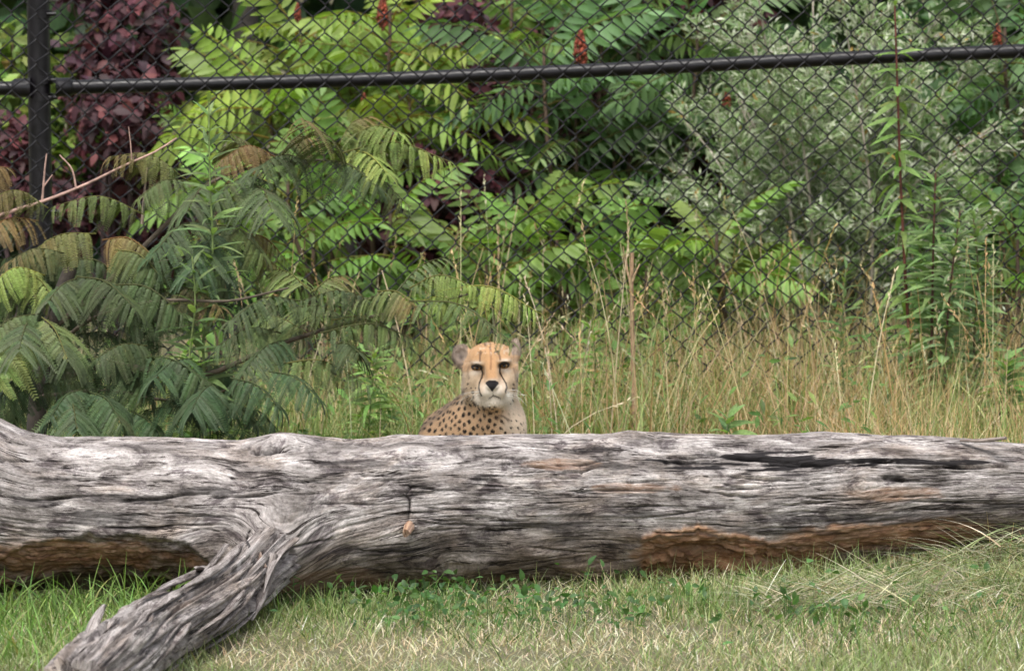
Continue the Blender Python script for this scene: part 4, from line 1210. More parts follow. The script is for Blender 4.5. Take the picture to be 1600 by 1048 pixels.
def cheetah():
    mmz = CM / ZS
    prims = []   # (kind, data, k)
    def ell(zx, zy, w, rx, ry, rz, k=.02, tilt=0.0, yaw=0.0):      # rx, rz(vertical), ry(depth) in metres
        prims.append(('e', zc(zx, zy, w), np.array([rx, ry, rz]), k, tilt, yaw))
    def cap(a, b, r0, r1, k=.03):
        prims.append(('c', np.array(a), np.array(b), r0, r1, k))
    m = .001
    # skull and face (front of the face is towards -y)
    ell(742, 370, -.045, 66*m, 78*m, 56*m)
    ell(742, 300, -.020, 56*m, 60*m, 36*m, .02)
    ell(600, 470, -.020, 32*m, 50*m, 44*m, .02)
    ell(884, 470, -.020, 27*m, 50*m, 44*m, .018)
    cap(zc(745, 290, .030), zc(753, 480, .072), .021, .0165, .016)        # bridge of the nose
    ell(640, 325, .026, 21*m, 20*m, 10*m, .012)
    ell(840, 308, .026, 21*m, 20*m, 10*m, .012)
    ell(755, 560, .040, 35*m, 42*m, 30*m, .018)                            # muzzle
    ell(702, 575, .064, 19*m, 20*m, 18*m, .010)
    ell(815, 572, .064, 19*m, 20*m, 18*m, .010)
    ell(752, 525, .083, 15*m, 9*m, 9*m, .006)                              # nose pad
    ell(768, 665, .050, 21*m, 24*m, 14*m, .010)                            # chin
    ell(752, 645, .005, 45*m, 60*m, 33*m, .020)                            # jaw
    ell(570, 590, -.030, 26*m, 40*m, 34*m, .02); ell(892, 590, -.03, 19*m, 40*m, 36*m, .018)
    # neck and chest
    cap(zc(735, 470, -.06), zc(748, 800, -.075), .055, .067, .025)
    ell(775, 775, -.035, 41*m, 60*m, 54*m, .025)
    ell(835, 930, -.055, 52*m, 72*m, 60*m, .028)
    ell(930, 990, -.070, 33*m, 60*m, 50*m, .028)
    # shoulder and trunk going back to the left
    cap(zc(730, 860, -.11), zc(370, 1130, -.20), .074, .084, .04)
    cap(zc(570, 800, -.13), zc(340, 1000, -.20), .040, .048, .04)
    ell(610, 940, -.11, 72*m, 70*m, 78*m, .03)
    gz = lambda x, z, y: np.array([x, y, z])
    sx, sy = zc(420, 960)[0], DC
    cap(gz(sx, .125, sy + .20), gz(sx - .45, .105, sy + .36), .092, .085, .05)
    cap(gz(sx - .45, .105, sy + .36), gz(sx - .60, .10, sy + .40), .085, .075, .05)
    # legs, folded under and stretched along the ground (hidden by the log)
    ex = zc(880, 960)[0]
    cap(gz(ex - .02, .16, sy + .05), gz(ex - .06, .05, sy + .10), .05, .033, .03)
    cap(gz(ex - .06, .05, sy + .10), gz(ex + .16, .033, sy - .10), .033, .024, .015)
    cap(gz(ex + .16, .033, sy - .10), gz(ex + .23, .024, sy - .13), .028, .022, .015)
    cap(gz(sx + .05, .16, sy + .14), gz(sx - .02, .05, sy + .08), .05, .033, .03)
    cap(gz(sx - .02, .05, sy + .08), gz(sx + .19, .033, sy - .13), .033, .024, .015)
    cap(gz(sx + .19, .033, sy - .13), gz(sx + .26, .024, sy - .16), .028, .022, .015)
    cap(gz(sx - .55, .10, sy + .32), gz(sx - .36, .07, sy + .18), .065, .045, .04)
    cap(gz(sx - .36, .07, sy + .18), gz(sx - .56, .035, sy + .17), .034, .022, .015)
    cap(gz(sx - .56, .035, sy + .17), gz(sx - .38, .024, sy + .10), .024, .022, .012)
    tl = [gz(sx - .66, .12, sy + .42), gz(sx - .82, .05, sy + .46), gz(sx - .98, .025, sy + .38), gz(sx - 1.10, .025, sy + .26), gz(sx - 1.16, .025, sy + .12)]
    for a, b in zip(tl[:-1], tl[1:]):
        cap(a, b, .024, .022, .012)
    # ears: cupped, the image-left one open to us, the other turned edge-on
    earL = (zc(468, 270, -.035), .024, .014, .029)
    earR = (zc(966, 208, -.045), .0115, .020, .0245)
    prims.append(('e', earL[0], np.array([earL[1], earL[2], earL[3]]), .010, .35, .35))
    ell(520, 330, -.038, 20*m, 16*m, 22*m, .012)
    prims.append(('e', earR[0], np.array([earR[1], earR[2], earR[3]]), .008, -.12, -.3))
    ell(945, 262, -.040, 16*m, 20*m, 20*m, .012)

    def rotp(d, tilt, yaw):
        x, y, z = d[..., 0], d[..., 1], d[..., 2]
        if tilt:
            c, s = math.cos(tilt), math.sin(tilt); x, z = c * x - s * z, s * x + c * z
        if yaw:
            c, s = math.cos(yaw), math.sin(yaw); x, y = c * x - s * y, s * x + c * y
        return np.stack([x, y, z], -1)
    def e_sd(p, c, r, tilt=0, yaw=0):
        d = rotp(p - c.astype(p.dtype), tilt, yaw); r = r.astype(p.dtype)
        k0 = np.linalg.norm(d / r, axis=-1); k1 = np.linalg.norm(d / (r * r), axis=-1)
        return k0 * (k0 - 1) / np.maximum(k1, 1e-6)
    def sdf(p):
        D = None
        for pr in prims:
            if pr[0] == 'e':
                d = e_sd(p, pr[1], pr[2], pr[4], pr[5]); k = pr[3]
            else:
                a, b, r0, r1, k = pr[1:]
                a = a.astype(p.dtype); ba = (b - pr[1]).astype(p.dtype)
                t = np.clip(((p - a) @ ba) / (ba @ ba), 0, 1)
                d = np.linalg.norm(p - a - t[..., None] * ba, axis=-1) - (r0 + (r1 - r0) * t)
            if D is None:
                D = d
            else:
                h = np.clip(.5 + .5 * (D - d) / k, 0, 1)
                D = D + (d - D) * h - k * h * (1 - h)
        # hollow of the open ear, eye sockets, mouth line
        for c, r, tl_, yw, k in ((zc(462, 262, -.017), np.array([.0165, .013, .021]), .35, .35, .004),
                                 (zc(985, 190, -.057), np.array([.004, .014, .018]), -.12, -.3, .003),
                                 (zc(612, 374, .048), np.array([.0165, .022, .0085]), .1, 0, .008), (zc(862, 353, .048), np.array([.0155, .022, .0085]), .0, 0, .008)):
            d = -e_sd(p, c, r, tl_, yw)
            h = np.clip(.5 - .5 * (D - d) / k, 0, 1)
            D = D + (d - D) * h + k * h * (1 - h)
        return D
    # surface nets on a 5 mm grid
    h = .005
    lo = np.array([sx - 1.22, sy - .24, -.004]); hi = np.array([zc(1080, 0)[0] + .16, sy + .56, zc(0, 60)[2]])
    n = np.ceil((hi - lo) / h).astype(int)
    ax = [(lo[i] + h * np.arange(n[i])).astype(np.float32) for i in range(3)]
    G = np.empty(n, np.float32)
    for i in range(n[0]):
        YY, ZZ = np.meshgrid(ax[1], ax[2], indexing='ij')
        pp = np.stack([np.full_like(YY, ax[0][i]), YY, ZZ], -1)
        G[i] = sdf(pp)
    S = G < 0
    cells = np.zeros(np.array(n) - 1, np.int8)
    acc = np.zeros((*(np.array(n) - 1), 3), np.float32); cnt = np.zeros(np.array(n) - 1, np.float32)
    corners = [(a, b, c) for a in (0, 1) for b in (0, 1) for c in (0, 1)]
    sl = lambda a, m_: slice(a, a + m_ - 1)
    sub = {c: tuple(sl(c[i], n[i]) for i in range(3)) for c in corners}
    for c in corners:
        for axn in range(3):
            if c[axn] == 0:
                e = list(c); e[axn] = 1; e = tuple(e)
                g0, g1 = G[sub[c]], G[sub[e]]
                cross = (g0 < 0) != (g1 < 0)
                t = np.where(cross, g0 / np.where(cross, g0 - g1, 1), 0)
                off = np.zeros((*cross.shape, 3), np.float32)
                for q in range(3): off[..., q] = c[q]
                off[..., axn] += t
                acc += off * cross[..., None]; cnt += cross
    act = cnt > 0
    idx = -np.ones(act.shape, np.int64); idx[act] = np.arange(act.sum())
    ij = np.argwhere(act)
    V = lo + h * (ij + acc[act] / cnt[act][:, None])
    quads = []
    for axn in range(3):
        a, b = [(1, 2), (2, 0), (0, 1)][axn]
        s0 = [slice(None)] * 3; s1 = [slice(None)] * 3
        s0[axn] = slice(0, -1); s1[axn] = slice(1, None)
        ch = S[tuple(s0)] != S[tuple(s1)]
        inside0 = S[tuple(s0)]
        pts = np.argwhere(ch)
        pts = pts[(pts[:, a] > 0) & (pts[:, b] > 0) & (pts[:, a] < n[a] - 1) & (pts[:, b] < n[b] - 1)]
        def cell(da, db):
            q = pts.copy(); q[:, a] -= da; q[:, b] -= db
            return idx[q[:, 0], q[:, 1], q[:, 2]]
        qd = np.stack([cell(1, 1), cell(0, 1), cell(0, 0), cell(1, 0)], -1)
        fl = ~inside0[pts[:, 0], pts[:, 1], pts[:, 2]]
        qd[fl] = qd[fl][:, ::-1]
        quads.append(qd)
    Fq = np.vstack(quads); Fq = Fq[(Fq >= 0).all(1)]
    def project(V, it=3):
        for _ in range(it):
            e = .0006
            d = sdf(V)
            g = np.stack([sdf(V + np.eye(3)[i] * e) - sdf(V - np.eye(3)[i] * e) for i in range(3)], -1) / (2 * e)
            V = V - np.clip(d, -.003, .003)[:, None] * g / np.maximum((g * g).sum(-1, keepdims=True), .3)
        return V, nrm(g)
    V, _ = project(V, 2)
    # refine what can be seen, for the markings
    bm = bmesh.new()
    vs = [bm.verts.new(v) for v in V.tolist()]
    for f in Fq.tolist():
        try: bm.faces.new([vs[i] for i in f])
        except ValueError: pass
    zlow = zc(0, 1010)[2]; xlo = zc(20, 0)[0]
    bm.normal_update()
    fs = [f for f in bm.faces if f.calc_center_median().z > zlow and f.calc_center_median().x > xlo and f.normal.y < .35 and f.calc_center_median().y < sy + .2]
    es = list({e for f in fs for e in f.edges})
    bmesh.ops.subdivide_edges(bm, edges=es, cuts=2, use_grid_fill=True)
    bmesh.ops.triangulate(bm, faces=[f for f in bm.faces if len(f.verts) > 4])
    bmesh.ops.recalc_face_normals(bm, faces=bm.faces)
    me = bpy.data.meshes.new('cheetah')
    bm.to_mesh(me); bm.free()
    nV = len(me.vertices)
    V = np.empty(nV * 3, np.float32); me.vertices.foreach_get('co', V); V = V.reshape(-1, 3).astype(float)
    V, Nn = project(V, 2)
    me.vertices.foreach_set('co', V.astype(np.float32).ravel())

    # coat
    def lerp(a, b, t):
        return a + (np.asarray(b) - a) * np.clip(t, 0, 1)[:, None]
    r3 = np.random.default_rng(4)
    # spots on trunk and neck, drawn by dart throwing over the skin
    cand = r3.permutation(nV)
    spots, srad = [], []
    cell = {}
    for i in cand[:26000]:
        p = V[i]
        if p[2] > zc(0, 640)[2] and p[1] < sy + .02: continue
        key = tuple((p / .02).astype(int))
        ok = True
        for dx in (-1, 0, 1):
            for dy in (-1, 0, 1):
                for dz in (-1, 0, 1):
                    for q in cell.get((key[0] + dx, key[1] + dy, key[2] + dz), ()):
                        if np.sum((q - p) ** 2) < .0164 ** 2: ok = False
        if ok:
            cell.setdefault(key, []).append(p); spots.append(p); srad.append(r3.uniform(.0050, .0067))
    spots = np.array(spots); srad = np.array(srad)
    def coat(V, Nn, fine=True):
        px, py = to_px(V)
        zx, zy = (px - Z0x) * ZS, (py - Z0y) * ZS
        n1 = fbm(V[:, 0] * 60, V[:, 1] * 60, V[:, 2] * 60, 3, 3)
        n2 = fbm(V[:, 0] * 260, V[:, 1] * 260, V[:, 2] * 160, 2, 9)
        jx, jy = zx + 5 * n2, zy + 5 * n1
        tan = np.array([.58, .385, .235]); org = np.array([.43, .252, .125]); wht = np.array([.68, .60, .50]); gry = np.array([.46, .37, .28]); blk = np.array([.020, .014, .012])
        body_w = sstep(560, 700, jy) * 1.0
        C = np.tile(tan, (len(V), 1))
        # chest and throat pale towards the right and below
        C = lerp(C, np.array([.64, .52, .40]), sstep(790, 950, zx + (zy - 700) * .1 + 40 * n1) * sstep(560, 640, zy) * .9)
        C = lerp(C, wht, sstep(580, 700, zx) * sstep(960, 900, zx) * sstep(560, 640, zy) * sstep(760, 690, zy - .12 * np.abs(zx - 770)))
        head = sstep(735, 690, zy) * (V[:, 1] < sy + .08)
        hf = sstep(.05, .0, V[:, 1] - sy)               # front half of the head
        C = lerp(C, org * .97, head * sstep(490, 380, zy) * sstep(495, 580, zx + 20 * n1) * sstep(985, 890, zx + 20 * n1))
        # pale cheeks, muzzle, brows
        cheek = sstep(390, 440, zy + 25 * n1) * head * sstep(110, 160, np.abs(zx - 745) - sstep(560, 400, zy) * 0 + 45)
        C = lerp(C, np.array([.57, .44, .31]), cheek * .85)
        C = lerp(C, gry, head * sstep(215, 250, np.abs(zx - 735)) * sstep(380, 430, zy) * sstep(640, 590, zy) * .8)
        mz = np.exp(-(((zx - 757) / 105) ** 4 + ((zy - 590) / 78) ** 4))
        C = lerp(C, wht * .97, mz * head)
        C = lerp(C, wht, head * sstep(600, 640, zy) * sstep(560, 620, zx) * sstep(960, 930, zx))
        br = np.exp(-(((zx - 742) / 52) ** 4)) * sstep(500, 470, zy) * sstep(240, 330, zy) * head
        C = lerp(C, np.array([.46, .262, .128]), br)
        C = lerp(C, np.array([.48, .40, .33]), np.exp(-(((zx - 757) / 50) ** 2 + ((zy - 488) / 16) ** 2)) * head * .8)
        for ex, ey, sg in ((612, 330, -1), (868, 310, 1)):
            C = lerp(C, wht * .9, np.exp(-(((zx - ex) / 50) ** 2 + ((zy - ey) / 17) ** 2)) * head * .8)
        for ex, ey in ((600, 420), (880, 400)):
            C = lerp(C, wht * .92, np.exp(-(((zx - ex) / 60) ** 2 + ((zy - ey) / 22) ** 2)) * head * .75)
        fr = head * (V[:, 1] < sy + .04)
        def stroke(pts, w, strength, col=blk):
            nonlocal C
            dmin = np.full(len(V), 1e9)
            for (x0, y0), (x1, y1) in zip(pts[:-1], pts[1:]):
                d, _ = seg_dist(zx + 2.5 * n2, zy + 2.5 * n1, x0, y0, x1, y1); dmin = np.minimum(dmin, d)
            C = lerp(C, col, sstep(w * 1.35, w * .55, dmin) * strength * fr)
        stroke([(652, 380), (667, 425), (655, 468), (636, 512), (630, 560), (640, 600), (655, 628)], 7.5, .95)
        stroke([(822, 372), (820, 415), (846, 465), (876, 515), (884, 555), (872, 595)], 7.5, .95)
        stroke([(735, 190), (741, 300), (738, 385)], 11, .55, np.array([.16, .07, .03]))
        stroke([(640, 312), (640, 262), (655, 236)], 10, .7, np.array([.08, .04, .025]))
        stroke([(824, 300), (818, 262), (800, 232)], 10, .7, np.array([.08, .04, .025]))
        stroke([(775, 235), (812, 226)], 8, .8, np.array([.05, .03, .02]))
        stroke([(540, 360), (530, 400), (540, 470)], 9, .45, np.array([.14, .09, .06]))
        stroke([(945, 380), (960, 430), (965, 500)], 9, .4, np.array([.16, .1, .07]))
        stroke([(722, 655), (745, 640), (765, 626), (790, 636), (822, 648)], 6, .9, np.array([.05, .035, .03]))
        stroke([(755, 580), (763, 626)], 4, .6, np.array([.12, .09, .08]))
        for ex, ey, rx, ry, an in ((612, 371, 56, 32, .1), (862, 350, 52, 32, -.12)):
            c, s = math.cos(an), math.sin(an)
            u = ((zx - ex) * c + (zy - ey) * s) / rx; v = (-(zx - ex) * s + (zy - ey) * c) / ry
            C = lerp(C, blk, sstep(1.12, .86, np.sqrt(u * u + np.abs(v) ** 1.6)) * fr)
        # nose leather
        nx = np.abs(zx - 751) / np.interp(zy, [492, 505, 520, 545, 570, 588], [34, 58, 62, 40, 18, 6], 1e-3, 1e-3)
        C = lerp(C, np.array([.012, .010, .011]), sstep(1.08, .9, nx + (zy < 492) * 9 + (zy > 588) * 9) * fr)
        # freckles
        for sx_, sy_, sr in ((575, 598, 17), (580, 640, 11), (945, 568, 15), (938, 670, 11), (490, 598, 15), (530, 520, 10), (560, 560, 9), (520, 560, 9), (945, 525, 11), (985, 470, 10), (980, 490, 9), (600, 560, 7), (900, 600, 8), (940, 620, 7), (920, 700, 8)):
            d = np.hypot(zx + 4 * n2 - sx_, zy - sy_)
            C = lerp(C, blk * 2.5, sstep(sr * 1.2, sr * .7, d) * .85 * (V[:, 1] < sy + .12))
        fk = sstep(.18, .4, fbm(zx * .045, zy * .045, 3.1, 2, 77)) * sstep(270, 235, zy) * sstep(600, 640, zx) * sstep(900, 860, zx) * fr
        C = lerp(C, np.array([.09, .05, .03]), fk * .75)
        C = lerp(C, wht * .72, sstep(.1, .6, -fbm(zx * .05, zy * .05, 7.1, 2, 78)) * sstep(280, 235, zy) * fr * .5)
        # ears
        el = np.linalg.norm((V - earL[0]) / (np.array(earL[1:])[[0, 1, 2]] * 1.25), axis=1) < 1.15
        ce = np.array([.31, .235, .185]) * (1 + .3 * n1[:, None])
        inner = np.exp(-(((zx - 458) / 45) ** 2 + ((zy - 258) / 45) ** 2)) * (Nn[:, 1] < .2)
        ce = lerp(ce, np.array([.43, .36, .31]), inner * .8)
        ce = lerp(ce, np.array([.10, .075, .065]), np.exp(-(((zx - 470) / 22) ** 2 + ((zy - 282) / 26) ** 2)) * .9)
        ce = lerp(ce, blk * 3, sstep(430, 400, zx) * sstep(270, 330, zy) * .8)
        C = np.where((el & (zx < 530))[:, None], ce, C)
        er = (zx > 880) & (zy < 262) & (V[:, 1] < sy + .09) & (zx + (262 - zy) * .3 > 935)
        cr_ = np.array([.36, .28, .22]) * (1 + .3 * n1[:, None])
        cr_ = lerp(cr_, blk * 1.5, np.exp(-(((zx - 915) / 55) ** 2 + ((zy - 178) / 24) ** 2)) * 1.2)
        C = np.where(er[:, None], cr_, C)
        # spots
        best = np.full(len(V), 1.0)
        for c0 in range(0, len(V), 20000):
            vv = V[c0:c0 + 20000] + .0012 * np.stack([n1, n2, n1], -1)[c0:c0 + 20000]
            d2 = ((vv ** 2).sum(1)[:, None] + (spots ** 2).sum(1)[None] - 2 * vv @ spots.T)
            best[c0:c0 + 20000] = (np.sqrt(np.maximum(d2, 0)) / srad[None]).min(1)
        best = best * (1 + .7 * sstep(740, 870, zx))
        body = sstep(690, 740, zy + .30 * (700 - zx) * (zx < 700)) + (V[:, 1] > sy + .10) + (zy > 900)
        pale = sstep(820, 900, zx) * sstep(850, 780, zy)
        C = lerp(C, np.array([.018, .012, .010]), sstep(1.10, .88, best) * np.clip(body, 0, 1) * (1 - .75 * pale))
        # dark ruff lines between throat and shoulder
        for pts in ([(500, 590), (560, 660), (640, 720), (740, 770), (850, 815), (905, 850)], [(520, 640), (610, 700)], [(640, 750), (700, 790), (800, 845)], [(780, 800), (860, 880)]):
            dmin = np.full(len(V), 1e9)
            for (x0, y0), (x1, y1) in zip(pts[:-1], pts[1:]):
                d, _ = seg_dist(zx + 12 * n1, zy + 8 * n2, x0, y0, x1, y1); dmin = np.minimum(dmin, d)
            C = lerp(C, np.array([.10, .062, .042]), sstep(15, 5, dmin) * .7 * sstep(-.2, .15, n1 + .1) * (V[:, 1] < sy + .15))
        back = sstep(0, 30, 640 - zx - (zy - 560) * -.0) * np.exp(-((zx - np.interp(zy, [560, 760, 960], [500, 310, 60])) / 45) ** 2) * (zy > 560)
        C = lerp(C, np.array([.20, .15, .12]), back * .6)
        C *= (1 + .10 * n2)[:, None]
        return np.clip(C, .004, .9)
    C = coat(V, Nn)
    a = me.attributes.new('Col', 'FLOAT_COLOR', 'POINT')
    a.data.foreach_set('color', np.concatenate([C, np.ones((nV, 1))], 1).astype(np.float32).ravel())
    me.polygons.foreach_set('use_smooth', np.ones(len(me.polygons), bool))
    m_, nt, out = mat_new('cheetah_coat')
    at = N(nt, 'ShaderNodeAttribute', attribute_name='Col')
    b = N(nt, 'ShaderNodeBsdfPrincipled'); b.inputs['Roughness'].default_value = .75
    b.inputs['Specular IOR Level'].default_value = .2; b.inputs['Sheen Weight'].default_value = .15
    tc = N(nt, 'ShaderNodeTexCoord'); nz = N(nt, 'ShaderNodeTexNoise'); nz.inputs['Scale'].default_value = 420; nz.inputs['Detail'].default_value = 3
    nt.links.new(tc.outputs['Object'], nz.inputs['Vector'])
    bp = N(nt, 'ShaderNodeBump'); bp.inputs['Strength'].default_value = .35; bp.inputs['Distance'].default_value = .002
    nt.links.new(nz.outputs[0], bp.inputs['Height']); nt.links.new(bp.outputs[0], b.inputs['Normal'])
    nt.links.new(at.outputs['Color'], b.inputs['Base Color']); nt.links.new(b.outputs[0], out.inputs['Surface'])
    me.materials.append(m_)
    o = bpy.data.objects.new('cheetah', me); COL.objects.link(o)
    tag(o, 'spotted cheetah lying behind the log with its head raised, staring this way', 'cheetah')
    # short fur
    tri = np.empty(0)
    vis = np.where((V[:, 2] > zlow) & (V[:, 0] > xlo) & (Nn[:, 1] < .5))[0]
    k = r3.choice(vis, 30000)
    pz, _ = to_px(V[k])
    zx, zy = (pz - Z0x) * ZS, (to_px(V[k])[1] - Z0y) * ZS
    flow = np.stack([(zx - 750) / 400, 0 * zx + .3, -np.ones_like(zx) * .8 + (zy < 330) * 1.6], -1)
    bridge = (np.abs(zx - 745) < 70) & (zy < 520)
    flow[bridge] = [0, .4, 1.0]
    flow = flow - Nn[k] * (flow * Nn[k]).sum(1, keepdims=True)
    flow = nrm(nrm(flow) + .25 * r3.normal(size=(len(k), 3)))
    face = (np.abs(zx - 745) < 190) & (zy < 640) & (zy > 200)
    nose = (np.abs(zx - 751) < 66) & (zy > 490) & (zy < 590)
    eyez = ((np.abs(zx - 612) < 58) & (np.abs(zy - 371) < 34)) | ((np.abs(zx - 862) < 54) & (np.abs(zy - 350) < 34))
    Lf = np.where(face, .0045, .0075) * r3.uniform(.6, 1.3, len(k))
    Lf[zy < 330] *= .8
    tufts = (zx > 900) & (zy < 260) | (zx < 540) & (zy < 400)
    Lf = np.where(tufts, Lf * 1.2, Lf)
    keep = ~(nose | eyez)
    k, flow, Lf = k[keep], flow[keep], Lf[keep]
    d = nrm(flow + Nn[k] * np.where(face[keep], .28, .42)[:, None])
    w = nrm(np.cross(d, Nn[k])) * .00055
    p0 = V[k] - Nn[k] * .0008
    HV = np.stack([p0 - w, p0 + w, p0 + d * Lf[:, None]], 1).reshape(-1, 3)
    HF = np.arange(len(k) * 3).reshape(-1, 3)
    HC = np.repeat(C[k] * np.exp(r3.normal(0, .13, (len(k), 1))), 3, 0)
    fu = build('fur', [(HV, HF, np.clip(HC, 0, .95))], m_, o, smooth=False); fu['kind'] = 'stuff'
    # whiskers
    wg = []
    for k in range(18):
        sg = 1 if k % 2 else -1
        a0 = zc(755 + sg * (52 + r3.uniform(0, 26)), 560 + r3.uniform(0, 48), .066)
        L = r3.uniform(.035, .07)
        q = smooth_path([a0, a0 + np.array([sg * L * .6, -.006, r3.uniform(-.012, .004)]), a0 + np.array([sg * L, .006, r3.uniform(-.035, -.008)])], 8)
        wg += tube(q, np.linspace(.00045, .0002, 8), 3, (.8, .77, .7), cap=False)
    wk = build('whiskers', wg, m_, o); wk['kind'] = 'stuff'
    # eyes
    def eye(cx, cy, w, rx, ry, an):
        n, mrad = 40, 14
        th = np.arange(n) / n * 2 * np.pi
        rr = np.linspace(0, 1, mrad)
        Vv, Cc = [], []
        for r_ in rr:
            ct, st = np.cos(th), np.sin(th)
            ax_ = rx * r_ * np.sign(ct) * np.abs(ct) ** .95
            ay_ = ry * r_ * np.sign(st) * np.abs(st) ** 1.15
            x = ax_ * math.cos(an) - ay_ * math.sin(an); z = ax_ * math.sin(an) + ay_ * math.cos(an)
            y = -.006 * (1 - r_ ** 2)
            Vv.append(np.stack([x, np.full(n, y), z], -1))
            rad_ = np.hypot(x, z + .0003)
            col = np.tile([.014, .010, .008], (n, 1))
            iris = (rad_ < .0082)
            col[iris] = [.20, .115, .045]
            col[rad_ < .0042] = [.006, .005, .005]
            col[(z > ry * .45)] *= .45  # upper-lid shade painted into the top of the eye
            if r_ > .93: col[:] = [.008, .007, .007]
            Cc.append(col)
        Vv = np.array(Vv); Cc = np.array(Cc)
        j = np.arange(n); j2 = (j + 1) % n
        Fa = np.vstack([np.stack([i * n + j, i * n + j2, (i + 1) * n + j2, (i + 1) * n + j], -1) for i in range(mrad - 1)])
        c0 = zc(cx, cy, w)
        return build('eye', [(Vv.reshape(-1, 3) + c0, Fa[:, ::-1], Cc.reshape(-1, 3))], M_eye, o)
    M_eye, nt2, out2 = mat_new('eye')
    at2 = N(nt2, 'ShaderNodeAttribute', attribute_name='Col'); b2 = N(nt2, 'ShaderNodeBsdfPrincipled'); b2.inputs['Roughness'].default_value = .12
    nt2.links.new(at2.outputs['Color'], b2.inputs['Base Color']); nt2.links.new(b2.outputs[0], out2.inputs['Surface'])
    # put each eye just proud of the socket
    for cx, cy, rx, ry, an in ((614, 372, .0130, .0072, -.08), (861, 351, .0122, .0076, .10)):
        c = zc(cx, cy); dd = np.linspace(-.02, .11, 400)
        ray = c[None] - np.array([0, 1., 0]) * dd[:, None]
        s_ = sdf(ray); kk = np.where(s_ < 0)[0].max()
        eye(cx, cy, dd[kk] + .0015, rx, ry, an)
    return o
cheetah()

# ------------------------------------------------------------------ grasses
def blades(base, h, w, lean, az, bend, c0, c1, nseg=4, tipw=.12):
    """vectorised curved blades -> one group"""
    n = len(base)
    t = np.linspace(0, 1, nseg + 1)[None, :, None]
    d = np.stack([np.cos(az), np.sin(az), 0 * az], -1)[:, None]
    up = np.array([0, 0, 1.])
    hh = h[:, None, None]
    ln = lean[:, None, None]; bd = bend[:, None, None]
    cen = base[:, None] + up * hh * (t * np.cos(ln) - bd * .55 * t ** 2.2) + d * hh * (t * np.sin(ln) + bd * t ** 2)
    fa = az + rng.uniform(-1.2, 1.2, n) + np.pi / 2
    sd_ = np.stack([np.cos(fa), np.sin(fa), 0 * fa], -1)[:, None]
    ww = (w[:, None, None] * .5) * (tipw + (1 - tipw) * (1 - t ** 1.6))
    Vv = np.stack([cen - sd_ * ww, cen + sd_ * ww], 2).reshape(n, -1, 3)
    m = 2 * (nseg + 1)
    f1 = np.array([[2 * i, 2 * i + 1, 2 * i + 3, 2 * i + 2] for i in range(nseg)])
    Fa = (f1[None] + (np.arange(n) * m)[:, None, None]).reshape(-1, 4)
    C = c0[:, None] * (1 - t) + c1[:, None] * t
    C = np.repeat(C, 2, 1).reshape(-1, 3)
    return Vv.reshape(-1, 3), Fa, C

def pick(cols, w, n, v=.2):
    c = np.array(cols)[rng.choice(len(cols), n, p=np.array(w) / np.sum(w))]
    return np.clip(c * np.exp(rng.normal(0, v, (n, 1))) * np.exp(rng.normal(0, .06, (n, 3))), .004, .9)

